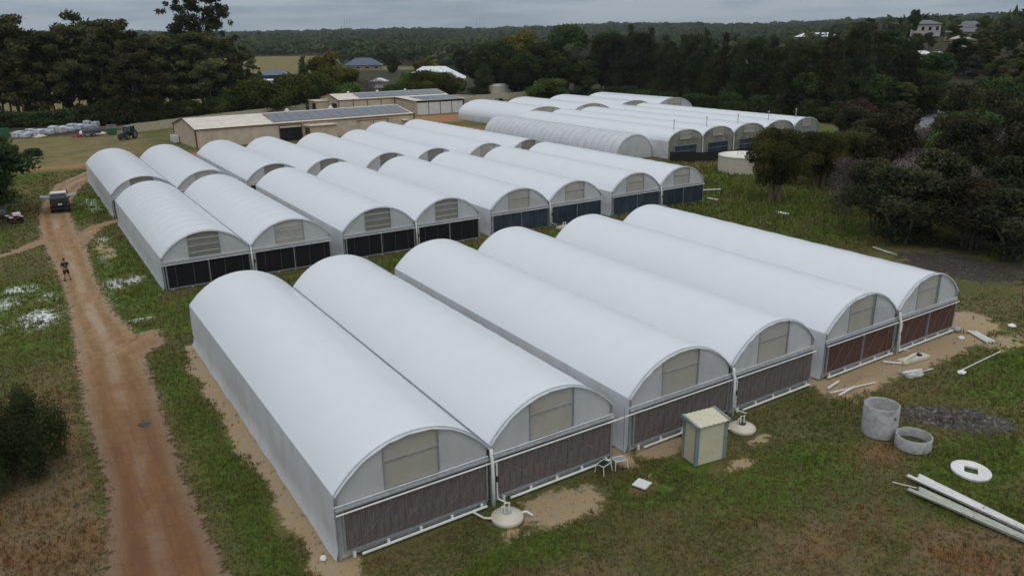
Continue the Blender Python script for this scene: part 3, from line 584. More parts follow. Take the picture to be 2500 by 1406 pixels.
def panels(par, nx_, ny_, x0, x1, y0, z0, y1, z1, off=.12):
    dx = (x1-x0)/nx_; sl = math.atan2(z1-z0, y1-y0); ln = math.hypot(y1-y0, z1-z0)/ny_
    me = MB().box((0, 0, 0), (dx-.07, ln-.03, .04)).mesh('solar_panel', M['solar'], bevel=.006)
    for i in range(nx_):
        for j in range(ny_):
            o = link('solar_panel', me, par); f = (j+.5)/ny_; o.location = (x0+dx*(i+.5), y0+(y1-y0)*f, z0+(z1-z0)*f+off); o.rotation_euler = (sl, 0, 0)
    r = MB()
    for f in (.18, .5, .82): r.bar((x0, y0+(y1-y0)*f, z0+(z1-z0)*f+.05), (x1, y0+(y1-y0)*f, z0+(z1-z0)*f+.05), .05, .06)
    r.build('mounting_rail', M['alu'], par)
A = thing('long_shed', 'long beige steel shed with solar panels behind the third greenhouse row', 'shed', (26.7, 143.4, 0), R(3.95))
LA, DA, EA, RA = 43.5, 14.4, 3.2, 4.65
MB().box((7.5, 0, EA/2), (15, .12, EA)).build('front_wall', M['wallX'], A); MB().box((15+4.2+(LA-19.2)/2, 0, EA/2), (LA-19.2, .12, EA)).build('front_wall', M['wallX'], A); MB().box((17.1, 0, EA-.25), (4.2, .11, .5)).build('front_wall', M['wallX'], A)
MB().prism([(0, 0), (DA, 0), (DA, EA), (DA/2, RA-.03), (0, EA)], 0, .1, 'x').build('gable_wall', M['wallY'], A); MB().prism([(0, 0), (DA, 0), (DA, EA), (DA/2, RA-.03), (0, EA)], LA-.1, LA, 'x').build('gable_wall', M['wallY'], A)
MB().box((LA/2, DA, EA/2), (LA, .12, EA)).build('back_wall', M['wallX'], A)
r_ = MB(); roof_pair(r_, LA, 0, DA, EA+.05, DA/2, RA); r_.build('roof', M['roofX'], A)
b_ = Trim(A, M['trim'])
for s_ in (-.16, LA+.16):
    b_.bar((s_, -.2, EA+.04), (s_, DA/2, RA+.08), .1, .2); b_.bar((s_, DA/2, RA+.08), (s_, DA+.2, EA+.04), .1, .2)
for s_ in (0, LA): b_.bar((s_, -.08, 0), (s_, -.08, EA), .28, .2)
b_.bar((-.1, -.22, EA+.02), (LA+.1, -.22, EA+.02), .14, .16); b_.bar((-.02, DA, 0), (-.02, DA, EA), .18)
panels(A, 14, 2, 14.2, 43.1, .7, EA+.05+.7*.201, 6.4, EA+.05+6.4*.201)
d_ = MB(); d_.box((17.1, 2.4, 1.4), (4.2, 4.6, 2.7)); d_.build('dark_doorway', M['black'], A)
d_ = MB(); d_.bar((14.95, -.1, 0), (14.95, -.1, 2.8), .16); d_.bar((19.25, -.1, 0), (19.25, -.1, 2.8), .16); d_.bar((14.9, -.1, 2.8), (19.3, -.1, 2.8), .16); d_.build('door_frame', M['trim'], A)
d_ = MB(); d_.tube([(15.05, .0, 2.55), (19.15, .0, 2.55)], .22, 10); d_.build('roller_door', M['cream'], A)
d_ = MB(); d_.box((22.4, -1.6, 1.3), (5.2, 3.0, 2.6)); an = d_.build('annex', M['wallX'], A); d_ = MB(); d_.box((22.4, -1.7, 2.68), (5.7, 3.6, .09), rx=R(-2)); d_.build('annex_roof', M['roofX'], an)
d_ = MB(); d_.box((19.78, -1.6, 1.2), (.06, 2.2, 2.2)); d_.build('annex_opening', M['trim'], an)
d_ = MB(); d_.bar((30.6, -.14, 2.62), (37.6, -.14, 2.62), .1, .16); d_.build('door_rail', M['rail'], A)
for xx in (32.3, 35.4):
    d_ = MB(); d_.box((xx+.4, -.14, 1.28), (2.9, .06, 2.5)); dd = d_.build('sliding_door', M['wallX'], A); d_ = MB(); d_.bar((xx+1.86, -.18, 0), (xx+1.86, -.18, 2.5), .1); d_.build('door_edge', M['rail'], dd)
for xx in (19.5, 28.6):
    d_ = MB(); d_.box((xx, DA/2, RA+.16), (.7, .7, .3)); d_.lathe([(.3, .3), (.34, .45), (.1, .6)], (xx, DA/2, RA), 10); d_.build('roof_vent', M['white'], A, bevel=.02)
d_ = MB(); d_.box((41.2, -.5, 2.2), (1.4, .9, .06), rx=R(12)); d_.build('awning', M['roofX'], A)
for yy in (11.5, 13.2):
    d_ = MB(); d_.box((-.6, yy, .7), (.9, .9, 1.3)); d_.build('air_cooler', M['wpanel'], A, bevel=.04)
B = thing('far_shed', 'beige shed with white panelled lean-to and solar panels behind the long shed', 'shed', (69, 186.3, 0))
LB, DB, EB, RB = 30.5, 13.2, 3.6, 4.75
MB().box((LB/2, 0, EB/2), (LB, .12, EB)).build('front_wall', M['wallX'], B); MB().box((LB/2, DB, EB/2), (LB, .12, EB)).build('back_wall', M['wallX'], B)
for xx in (0, LB-.1): MB().prism([(0, 0), (DB, 0), (DB, EB), (DB/2, RB-.03), (0, EB)], xx, xx+.1, 'x').build('gable_wall', M['wallY'], B)
r_ = MB(); roof_pair(r_, LB, 0, DB, EB+.05, DB/2, RB); r_.build('roof', M['roofX'], B)
b_ = Trim(B, M['trim'])
for s_ in (-.16, LB+.16): b_.bar((s_, -.2, EB+.04), (s_, DB/2, RB+.08), .1, .2); b_.bar((s_, DB/2, RB+.08), (s_, DB+.2, EB+.04), .1, .2)
for i in range(5): b_.bar((i*3.75, -.08, 0), (i*3.75, -.08, EB), .14)
b_.bar((-.1, -.22, EB+.02), (15.3, -.22, EB+.02), .12, .16)
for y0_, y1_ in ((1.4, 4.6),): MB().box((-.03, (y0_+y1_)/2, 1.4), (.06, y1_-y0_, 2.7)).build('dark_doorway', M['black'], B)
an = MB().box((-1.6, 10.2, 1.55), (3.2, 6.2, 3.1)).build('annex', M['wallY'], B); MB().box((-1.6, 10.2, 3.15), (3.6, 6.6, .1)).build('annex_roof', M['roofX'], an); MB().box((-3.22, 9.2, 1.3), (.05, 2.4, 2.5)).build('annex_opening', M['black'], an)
panels(B, 12, 2, 6, 30.2, .9, EB+.05+.9*.174, 5.8, EB+.05+5.8*.174)
lt = MB(); lt.prism([(-12.4, 3.38), (-.1, 3.72), (-.1, 3.82), (-12.4, 3.48)], 14.8, 29.2, 'x'); lt.build('lean_to_roof', M['roofX'], B)
panels(B, 6, 2, 17.6, 28.6, -11.4, 3.46, -3, 3.70)
MB().box((15.2, -6.2, 1.65), (.1, 12.2, 3.3)).build('side_wall', M['wallY'], B)
for i in range(4):
    w_ = (13.4-.5)/4; MB().box((15.4+w_*(i+.5), -12.05, 1.45), (w_-.12, .08, 2.9)).build('white_panel', M['wpanel'], B)
pc = Trim(B, M['trim'], 'post')
for i in range(5): pc.bar((15.35+i*3.25, -12.12, 0), (15.35+i*3.25, -12.12, 3.4), .12)
pc.bar((15, -12.3, 3.42), (29.2, -12.3, 3.42), .12, .14)
MB().box((28.9, -6.1, 1.6), (.08, 12, 3.2)).build('side_wall', M['wpanel'], B); MB().box((22, -8, 2.2), (13, 7.6, .05)).build('dark_gap_sheet', M['black'], B)  # black sheet inside the lean-to paints the gap above the panels dark
for i in range(3): d_ = MB(); d_.lathe([(.25, -.1), (.3, .2), (.34, .35), (.1, .5)], (5.2+i*8, DB/2, RB), 10); d_.build('roof_vent', M['white'], B)
# garden shed in front of the greenhouses
M['slatX'] = ribbed('cream_sheet_wall', (.62, .57, .42), 9, 'X', .45, .012, .05); M['slatY'] = ribbed('cream_sheet_wall_side', (.60, .55, .41), 9, 'Y', .45, .012, .05)
M['slate'] = pm('slate_green_trim', (.20, .255, .25), .45, .1)
S = thing('garden_shed', 'small cream metal tool shed with slate-green corner trim on the lawn', 'shed', (22.42, 20.42, 0), R(-8))
sw, sd_, sh = 1.52, .86, 1.86
MB().box((sw/2, 0, sh/2), (sw, .03, sh)).build('front_wall', M['slatX'], S); MB().box((sw/2, sd_, sh/2+.05), (sw, .03, sh+.1)).build('back_wall', M['slatX'], S)
for xx in (0, sw): MB().prism([(0, 0), (sd_, 0), (sd_, sh+.1), (0, sh)], xx-.015, xx+.015, 'x').build('side_wall', M['slatY'], S)
rf = MB(); n = 28
rf.grid([[(-.1+(sw+.2)*i/n, yy, sh+.06+.1*(yy/sd_)+.02*(1 if i % 4 in (1, 2) else 0)+o) for i in range(n+1)] for yy, o in ((-.13, 0), (sd_+.13, 0), (sd_+.13, -.03), (-.13, -.03), (-.13, 0))]); rf.build('roof', M['slatX'], S)
tm = Trim(S, M['slate'], 'corner_trim')
for xx in (0, sw):
    for yy in (0, sd_): tm.box((xx, yy, sh/2), (.19, .09, sh-.01))
    tm.bar((xx+(-.1 if xx == 0 else .1), -.14, sh+.03), (xx+(-.1 if xx == 0 else .1), sd_+.14, sh+.14), .09, .17)
# ------------------------------------------------------------------ tanks
M['tank'] = pm('cream_tank_liner', (.56, .51, .42), .6, .06, 1, dirt=(.38, .33, .25), damt=.4); M['tanklid'] = pm('cream_tank_lid', (.70, .67, .60), .6, .05)
def tank(name, label, x, y, r, h, group=None, hoop=8, lid=.35):
    t_ = thing(name, label, 'water tank', (x, y, 0), 0, group); MB().lathe([(r, 0), (r, h)], n=48).build('wall', M['tank'], t_, False)
    MB().lathe([(r+.06, h-.12), (r+.06, h), (r*.5, h+lid*.75), (.02, h+lid)], n=48).build('lid', M['tanklid'], t_, True)
    me = MB().box((0, 0, h/2), (.12, .05, h-.15)).mesh('rib', M['tank'])
    for i in range(hoop*2):
        o = link('rib', me, t_); q = 2*math.pi*i/(hoop*2); o.location = ((r+.02)*math.sin(q), -(r+.02)*math.cos(q), 0); o.rotation_euler = (0, 0, q)
    return t_
tk = tank('water_tank', 'round cream water tank on the grass beside the paperbark tree', 83.6, 71.4, 3.35, 2.25)
MB().tube([(-2.0, -.6, 2.3), (-2.0, -.6, 2.85), (-1.5, -.8, 2.85), (-1.5, -.8, 2.3)], .09, 8).build('vent_pipe', M['pvc'], tk)
tank('water_tank', 'large pale water tank behind the beige fence among trees', 139, 222, 6.2, 3.0)
for (x_, y_, lb) in ((13.55, 21.75, 'low cream in-ground tank in front of the nearest greenhouse'), (26.65, 21.55, 'low cream in-ground tank right of the small cream shed')):
    t_ = thing('in_ground_tank', lb, 'tank', (x_, y_, 0), 0, 'in-ground collection tanks')
    MB().lathe([(.63, -.05), (.64, .10), (.61, .15), (.30, .25), (.2, .27), (.01, .27)], n=40).build('body', M['cream'], t_, True)
    MB().lathe([(.18, .24), (.2, .30), (.01, .31)], (.02, .05, 0), 20).build('hatch', M['dark'] if x_ > 20 else M['conc'], t_)
    MB().tube([(-.08, .05, .25), (-.08, .05, .68), (.1, .0, .68), (.1, .0, .28)], .035, 8).build('riser_pipe', M['pvc'], t_); MB().tube([(-.18, .1, .25), (-.18, .1, .55), (-.08, .05, .57)], .03, 6).build('riser_pipe', M['pvc'], t_)
    MB().tube([(-.55, .2, .1), (-.8, .45, .08), (-.95, 1.0, .08)], .045, 8).build('inlet_pipe', M['pvc'], t_)
    if x_ < 20: q_ = MB().tube([(.58, -.1, .1), (.8, -.15, .1), (.9, -.45, .06)], .045, 8).build('outlet_pipe', M['pvc'], t_)
# ------------------------------------------------------------------ concrete rings, slab, disc
def ring(name, label, x, y, r, h, th, tilt=0):
    t_ = MB().lathe([(r, 0), (r, h-.02), (r-.02, h), (r-th+.02, h), (r-th, h-.02), (r-th, 0)], n=48, closed=True).build(name, M['conc'], None, True)
    t_.data.set_sharp_from_angle(angle=.9); t_.location = (x, y, -.04); t_.rotation_euler = (R(tilt), 0, 0); return tag(t_, label, 'concrete ring', 'concrete well rings on the lawn')
r1 = ring('concrete_ring', 'tall grey concrete well ring standing on the lawn', 31.75, 17.8, .78, 1.48, .06, -1)
MB().lathe([(.73, .0), (.73, .05)], n=24).build('soil_fill', pm('ring_soil', (.06, .07, .03), .95, .4, 8), r1)
h_ = MB().lathe([(.05, -.01), (.05, .02)], n=10).build('lifting_hole', M['black'], r1); h_.location = (-.12, -.775, 1.05); h_.rotation_euler = (R(90), 0, 0)
r2 = ring('concrete_ring', 'short grey concrete well ring with grass inside', 31.85, 16.2, .77, .58, .065); MB().lathe([(.71, .1), (.71, .14)], n=24).build('soil_fill', pm('ring_grass', (.045, .058, .022), .95, .4, 12), r2)
dd = MB(); n = 44; sq = .26; V = []; 
for zz in (0, .09):
    V += [(.77*math.cos(2*math.pi*i/n), .77*math.sin(2*math.pi*i/n), zz) for i in range(n)]
    for i in range(n):
        q = 2*math.pi*i/n; c_, s_ = math.cos(q), math.sin(q); k = sq/max(abs(c_), abs(s_)); V.append((k*c_, k*s_, zz))
Fc = []
for i in range(n):
    j = (i+1) % n; Fc += [(i, j, 2*n+j, 2*n+i), (2*n+i, 2*n+j, 3*n+j, 3*n+i), (n+j, n+i, 3*n+i, 3*n+j), (i, n+i, n+j, j)]
dd.add(V, Fc); o = dd.build('concrete_disc', M['concw']); o.location = (31.72, 13.55, .03); o.rotation_euler = (R(2), R(-2), .5); tag(o, 'flat white round concrete lid with square hole lying on grass', 'concrete lid')
o = MB().box((0, 0, .03), (.62, .62, .06)).build('paving_slab', M['concw'], bevel=.008); o.location = (19.49, 20.6, .02); o.rotation_euler = (0, 0, .35); tag(o, 'white square slab lying on a rusty lawn patch', 'slab')
for (x_, y_, rz, top, lb) in ((18.82, 22.3, .25, 'dark', 'small white step stool with dark tread on the lawn'), (19.62, 22.2, -.25, 'alu', 'small white step stool with grey tread on the lawn')):
    t_ = thing('step_stool', lb, 'stool', (x_, y_, 0), rz, 'step stools on the lawn')
    MB().box((0, 0, .4), (.5, .34, .03)).build('tread', M[top], t_, bevel=.008)
    MB().tube([(-.27, -.19, .41), (.27, -.19, .41), (.27, .19, .41), (-.27, .19, .41), (-.27, -.19, .41)], .018, 6).build('rim', M['white'], t_)
    for sx_ in (-1, 1):
        for sy_ in (-1, 1): MB().tube([(sx_*.27, sy_*.19, .41), (sx_*.31, sy_*.24, 0)], .02, 6).build('leg', M['white'], t_)
# ------------------------------------------------------------------ stacked gutters and loose pipes
M['gutter'] = pm('pale_green_white_channel', (.52, .54, .47), .5, .1, 2, dirt=(.3, .29, .2), damt=.4)
def channel(L, w, h): return MB().prism([(-w/2, h), (-w/2*.7, 0), (w/2*.7, 0), (w/2, h), (w/2-.015, h), (w/2*.7-.012, .012), (-w/2*.7+.012, .012), (-w/2+.015, h)], 0, L)
for (x_, y_, rz, L, n, lb, mt) in ((29.15, 14.8, -.03, 6.2, 5, 'stack of long white roof gutters lying nearest the round lid', M['white']), (28.2, 14.2, .05, 5.2, 5, 'stack of long cream roof gutters lying on the lawn', M['gutter'])):
    t_ = thing('gutter_stack', lb, 'gutters', (x_, y_, .02), math.pi+rz, 'gutter stacks lying on the lawn')
    for i in range(n):
        o = channel(L-.14*((i*2) % 3), .17, .075).build('gutter_length', mt, t_); o.location = (-.23*(i % 3)+(.1 if i > 2 else 0), .16*((i*2) % 3), .08*(i//3)); o.rotation_euler = (0, 0, (1-i % 3)*.028+.006*i)
def pipe(label, a, b, r=.055, za=.06, zb=.06, mat='pvc', group='loose white pipes on the ground'):
    o = MB().tube([(0, 0, za), (b[0]-a[0], b[1]-a[1], zb)], r, 8).build('pipe', M[mat]); o.location = (a[0], a[1], 0); return tag(o, label, 'pipe', group)
pipe('short white pipe on the sand at the corner of the middle front greenhouse', (33.72, 21.98), (34.95, 22.2))
pipe('thin white pipe lying across the muddy pit', (33.25, 21.5), (36.3, 20.95), .035, .12, .12); pipe('short white offcut in the muddy pit', (33.4, 21.1), (34.8, 21.15), .05, .1, .2)
pipe('long thin grey pipe in the grass right of the sand', (41.65, 19.3), (46.1, 19.4), .03, .05, .1); pipe('white pipe on a rubble heap, right of the sand', (38.5, 20.75), (39.7, 20.4), .06, .18, .2); pipe('thinner white pipe on a rubble heap, right of the sand', (38.6, 20.5), (40.5, 20.2), .03, .12, .14)
pipe('long white pipe lying along the back edge of the dark mulch', (61.4, 37.4), (60.3, 33.4), .06); pipe('white plank in the green grass behind the front row', (65.9, 51.4), (66, 49.9), .13, .1, .1)
pipe('thin pale rod beside the cream gutter stack', (28.2, 14.9), (28.6, 14.1), .02)
pipe('white pipe bridging the gap between the two nearest front greenhouses', (19.3, 22.72), (21.4, 22.72), .03, 1.98, 2.02); pipe('thin upright white pipe in the gap between the two nearest front greenhouses', (20.25, 22.7), (20.26, 22.7), .018, 0, 2.5, 'galv')
pipe('short white pipe on the grass at the end of the middle row', (65.6, 59.2), (65.2, 60.4), .08, .15, .2)
for i, (a, b) in enumerate((((48.0, 22.2), (47.1, 20.6)), ((48.15, 22.05), (47.3, 20.5)), ((48.3, 21.9), (47.5, 20.4)))): pipe(('left', 'middle', 'right')[i]+' one of three white boards lying on the sand edge', a, b, .07, .05, .05)
fr_ = thing('staked_pipe', 'white pipe rail on thin stakes at the right end of the middle row', 'pipe', (65, 62.6, 0)); MB().tube([(0, 0, .75), (3.4, -1.2, .7)], .07, 8).build('rail', M['pvc'], fr_)
for i in range(5): MB().tube([(.5+.7*i, -.2-.22*i, 0), (.5+.7*i, -.2-.22*i, 1.1)], .025, 5).build('stake', M['galv'], fr_)
def lumpy(name, label, cat, x, y, sx_, sy_, sz_, mat, seed, kind=None):
    rn = np.random.default_rng(seed); bm = bmesh.new(); bmesh.ops.create_icosphere(bm, subdivisions=3, radius=1)
    for v in bm.verts:
        n_ = float(fbm(np.array(v.co.x*1.3+seed), np.array(v.co.y*1.3+v.co.z), .5, 3, seed)); v.co *= .7+.6*n_; v.co.x *= sx_; v.co.y *= sy_; v.co.z = max(-.02, v.co.z*sz_)
    me = bpy.data.meshes.new(name); bm.to_mesh(me); bm.free(); me.materials.append(mat); o = link(name, me); o.location = (x, y, 0); return tag(o, label, cat, None, kind)
xs_ = np.linspace(-2.6, 2.6, 90); ys_ = np.linspace(-1.1, 1.1, 44); A_, B_ = np.meshgrid(xs_, ys_); a_, b_ = A_.ravel(), B_.ravel()
z_ = (np.exp(-(a_/2.1)**4-(b_/.75)**4)*(.18+.75*np.maximum(0, fbm(a_+9, b_, .8, 4, 90)-.25)+.34*np.maximum(0, fbm(a_, b_, .22, 3, 91)-.3)))-.12
I_ = (np.arange(43)[:, None]*90+np.arange(89)[None]).ravel()
sb = link('soil_bank', npmesh('soil_bank', np.stack([a_, b_, z_], 1), np.stack([I_, I_+1, I_+91, I_+90], 1), pm('grey_soil_bank', (.052, .045, .036), .95, .5, 5, bump=1, bscale=14, dirt=(.27, .245, .235), dscale=6, damt=.85), True)); sb.location = (36.0, 16.5, .03); sb.rotation_euler = (0, 0, R(-52)); tag(sb, 'low bank of grey broken soil right of the concrete rings', 'soil bank')
M['rubble'] = pm('grey_rubble', (.36, .35, .33), .9, .3, 6, bump=.8, bscale=12)
lumpy('rubble_heap', 'small pale grey rubble heap under loose pipes', 'rubble', 39.2, 20.6, .7, .5, .16, M['rubble'], 3); lumpy('plastic_scrap', 'crumpled white plastic on the yellow sand', 'scrap', 46.6, 21.9, .22, .18, .14, M['white'], 4); lumpy('grey_bucket_lump', 'grey lump beside the red-pad greenhouse corner', 'rubble', 47.7, 22.8, .3, .3, .22, M['conc'], 6)
lumpy('plastic_scrap', 'white scrap on the grass at the right edge', 'scrap', 51.3, 21.2, .28, .2, .12, M['white'], 8); lumpy('plastic_scrap', 'white scrap at the end of the long grey pipe', 'scrap', 41.6, 19.2, .3, .2, .1, M['white'], 9)
lumpy('white_lid', 'white round cap at the nearest greenhouse corner', 'cap', 6.72, 23.4, .12, .12, .12, M['white'], 10)
lumpy('dark_clod', 'dark clod lying in the dirt track', 'clod', 2.9, 38.2, .3, .25, .07, pm('dark_clod_soil', (.06, .058, .065), .9), 12)
o = MB().box((0, 0, .1), (2.2, .55, .2)).build('concrete_sump', M['cream'], bevel=.03); o.location = (41.0, 21.6, 0); o.rotation_euler = (0, 0, -.12); tag(o, 'long cream sump cover in front of the red-pad greenhouse', 'sump'); 
MB().tube([(-.9, -.05, .2), (-.5, -.1, .42), (.1, 0, .42), (.15, 0, .2)], .04, 8).build('riser_pipe', M['pvc'], o); MB().lathe([(.16, 0), (.16, .06), (.01, .07)], (.5, .05, .2), 14).build('hatch', M['dark'], o)
pipe('white pipe from the red-pad greenhouse to the cream sump', (39.3, 22.4), (40.0, 21.6), .06)
s_ = MB().box((0, 0, .14), (1.3, .5, .28)).build('concrete_sump', M['cream'], bevel=.03); s_.location = (43.6, 58.9, 0); s_.rotation_euler = (0, 0, .1); tag(s_, 'cream sump in the grass in front of the middle row', 'sump'); MB().tube([(.1, 0, .28), (.1, 0, .6), (.4, 0, .6), (.4, 0, .28)], .05, 8).build('riser_pipe', M['pvc'], s_)
for (x_, y_, lb) in ((20.2, 59.3, 'cream sump in front of the middle row near the track end'), (36.0, 59.2, 'small white sump between the two middle pairs of the middle row')):
    s_ = MB().box((0, 0, .12), (.9, .5, .24)).build('concrete_sump', M['cream'], bevel=.03); s_.location = (x_, y_, 0); tag(s_, lb, 'sump')
# ------------------------------------------------------------------ fences
M['fence'] = ribbed('cream_fence_sheet', (.47, .42, .30), 4, 'X', .55, .03, .08); M['fencecap'] = pm('fence_cap', (.42, .37, .26), .5)
def fence(label, pts, h=1.85, w=2.4):
    t_ = thing('panel_fence', label, 'fence', (pts[0][0], pts[0][1], 0)); me = MB().box((w/2, 0, h/2), (w-.05, .05, h)).mesh('panel', M['fence']); mp = MB().box((0, 0, h/2+.02), (.09, .09, h+.04)).mesh('post', M['fencecap'])
    for (ax, ay), (bx, by) in zip(pts, pts[1:]):
        L = math.hypot(bx-ax, by-ay); n = max(1, round(L/w)); q = math.atan2(by-ay, bx-ax)
        for i in range(n):
            f = i/n; X_, Y_ = ax+(bx-ax)*f, ay+(by-ay)*f; o = link('panel', me, t_); o.location = (X_-pts[0][0], Y_-pts[0][1], G(X_, Y_)-.03*((i*7) % 3)); o.rotation_euler = (0, 0, q); o.scale = (L/n/w, 1, 1)
            o = link('post', mp, t_); o.location = (X_-pts[0][0], Y_-pts[0][1], G(X_, Y_)); o.rotation_euler = (0, 0, q)
    return t_
fence('stepped cream metal fence running from the tractor behind the long shed', [(20.8, 178), (31, 184.6), (42, 191.2), (56, 199), (66, 203)])
fence('cream metal fence between the far shed and the large pale tank', [(99, 203), (114.5, 208.5), (117, 202), (129, 202.5), (141, 207)])
shade = thing('shade_cloth_fence', 'low black shade-cloth fence in front of the five-arch greenhouse', 'fence', (81.5, 83.4, 0)); M['cloth'] = film('black_shade_cloth', (.012, .013, .014), .8, .1, .06, bump=.3)
pts = [(0, 0), (3.2, -3.2), (9, -4.2), (16, -3.4), (24, -2.6), (33, -2)]
for (a, b) in zip(pts, pts[1:]):
    MB().grid([[(a[0]+(b[0]-a[0])*i/6, a[1]+(b[1]-a[1])*i/6+.05*math.sin(i), z_) for i in range(7)] for z_ in (0.02, .7, 1.45)]).build('cloth_panel', M['cloth'], shade)
for p_ in pts: MB().tube([(p_[0], p_[1]+.04, 0), (p_[0], p_[1]+.04, 1.6)], .04, 6).build('post', M['dark'], shade)
# ------------------------------------------------------------------ vehicles
M['carblack'] = pm('black_paint', (.014, .015, .018), .25, .1, spec=.6); M['cardark'] = pm('dark_blue_grey_paint', (.03, .04, .05), .22, .1, spec=.6); M['cargreen'] = pm('dark_green_paint', (.02, .03, .03), .22, .1, spec=.6)
M['tyre'] = pm('tyre_rubber', (.018, .017, .016), .85, .2, dirt=(.12, .08, .05), damt=.4); M['rim'] = pm('wheel_rim', (.3, .3, .3), .35, .1, metal=.7); M['red'] = pm('red_plastic', (.32, .02, .015), .35); M['grey'] = pm('grey_paint', (.20, .21, .22), .45, .08); M['ltgrey'] = pm('light_grey_panel', (.24, .26, .29), .4, .08)
M['plate'] = pm('number_plate_white', (.7, .7, .72), .4); M['lamp'] = pm('headlamp_lens', (.6, .62, .64), .1, .05); M['green'] = pm('green_paint', (.02, .11, .06), .5, .15, dirt=(.05, .06, .04)); M['canvas'] = pm('grey_canvas', (.11, .12, .135), .8, .15, bump=.4, bscale=5)
def wheel(par, x, y, r, w, nm='wheel'):
    o = MB().lathe([(r*.62, -w/2), (r*.92, -w/2), (r, -w*.32), (r, w*.32), (r*.92, w/2), (r*.62, w/2)], n=22, closed=True).build(nm, M['tyre'], par, True)
    o.rotation_euler = (0, R(90), 0); o.location = (x, y, r); MB().lathe([(.02, -w*.35), (r*.63, -w*.4), (r*.63, w*.4), (.02, w*.35)], n=16).build('rim', M['rim'], o); return o
def body(par, name, prof, w, mat, taper=0, bevel=.05, zt=99):
    """side profile (y,z) swept across x; points above zt pulled in for tumblehome"""
    k = len(prof); mb = MB(); mb.prism(prof, -w/2, w/2, 'x')
    mb.v = [(x_*(1-taper) if z_ > zt else x_, y_, z_) for x_, y_, z_ in mb.v]; return mb.build(name, mat, par, False, bevel)
U = thing('ute', 'black dual-cab ute with raised side canopy doors on the dirt track', 'ute', (2.95, 96.6, 0), R(-3))
body(U, 'body', [(.25, .55), (.1, .75), (.1, 1.0), (5.15, 1.05), (5.3, .95), (5.3, .5), (4.9, .42), (.6, .42)], 1.86, M['carblack'], bevel=.06)
body(U, 'cab', [(2.0, .98), (2.15, 1.74), (2.6, 1.84), (3.3, 1.8), (4.0, 1.06)], 1.76, M['carblack'], .12, .05, 1.5)
body(U, 'cab_roof', [(2.1, 1.78), (2.2, 1.98), (3.25, 1.98), (3.45, 1.8)], 1.56, M['white'], 0, .03); body(U, 'bonnet', [(3.85, 1.0), (3.9, 1.1), (5.0, 1.08), (5.2, .98)], 1.7, M['carblack'], 0, .04)
body(U, 'canopy', [(.05, .9), (.1, 1.68), (.2, 1.78), (1.95, 1.82), (1.98, .9)], 1.8, M['carblack'], .04, .04, 1.5)
for s_ in (-1, 1):
    d_ = MB(); d_.box((s_*.45, 0, 0), (.9, 1.55, .05)); o = d_.build('canopy_door', M['ltgrey'], U, bevel=.01); o.location = (s_*.85, 1.05, 1.77); o.rotation_euler = (0, s_*R(-8), 0)
    MB().tube([(s_*.86, .4, 1.5), (s_*1.5, .4, 1.82)], .015, 5).build('door_strut', M['galv'], U)
    for yy in (.95, 4.35): wheel(U, s_*.82, yy, .4, .27)
    MB().box((s_*.82, .06, .95), (.09, .05, .2)).build('tail_light', M['red'], U); MB().box((s_*.7, 5.28, .85), (.34, .06, .18)).build('headlight', M['lamp'], U)
    MB().box((s_*.79, 3.0, 1.42), (.05, 1.3, .36)).build('side_window', M['glass'], U); MB().box((s_*1.02, 3.75, 1.2), (.22, .1, .18)).build('mirror', M['carblack'], U, bevel=.02)
rk = MB()
for s_ in (-1, 1): rk.tube([(s_*.72, .25, 1.92), (s_*.72, 1.9, 1.94)], .03, 6)
for i in range(6): rk.tube([(-.72, .25+.33*i, 1.92), (.72, .25+.33*i, 1.92)], .022, 6)
rk.build('roof_rack', M['dark'], U); MB().box((0, .07, 1.4), (1.4, .04, .4)).build('rear_window', M['glass'], U); MB().box((.05, .02, 1.02), (.4, .02, .13)).build('number_plate', M['plate'], U); MB().box((0, -.02, .58), (1.75, .16, .16)).build('bumper', M['dark'], U, bevel=.03)
MB().tube([(.95, 4.2, 1.0), (.93, 3.7, 1.3), (.9, 3.2, 1.85), (.9, 3.25, 2.1)], .05, 6).build('snorkel', M['dark'], U); MB().box((0, 3.62, 1.45), (1.45, .03, .5), rx=R(-46)).build('windscreen', M['glass'], U)
def car(label, x, y, rz, mat):
    c_ = thing('parked_car', label, 'car', (x, y, 0), rz, 'cars parked by the far shed')
    body(c_, 'body', [(-2.15, .45), (-2.2, .75), (-1.9, .95), (1.2, .95), (2.1, .8), (2.2, .5), (2.0, .3), (-2.0, .3)], 1.8, mat, bevel=.07)
    body(c_, 'cabin', [(-1.95, .92), (-1.5, 1.5), (-.9, 1.58), (.2, 1.55), (1.15, .92)], 1.66, M['glass'], .16, .04, 1.3); body(c_, 'roof', [(-1.5, 1.5), (-1.4, 1.6), (.1, 1.6), (.25, 1.52)], 1.34, mat, 0, .03)
    for s_ in (-1, 1):
        for yy in (-1.35, 1.35): wheel(c_, s_*.82, yy, .33, .22)
        MB().box((s_*.68, 2.14, .68), (.34, .08, .16)).build('headlight', M['lamp'], c_); MB().box((s_*.72, -2.16, .8), (.3, .06, .18)).build('tail_light', M['red'], c_)
car('dark green car with pale windscreen parked beside the far shed', 100.6, 182.3, R(165), M['cargreen']); car('dark blue-grey car parked right of the dark green car', 104.8, 184.0, R(150), M['cardark']); car('black car parked beyond the far back row tunnels', 116.5, 188.5, R(120), M['carblack'])
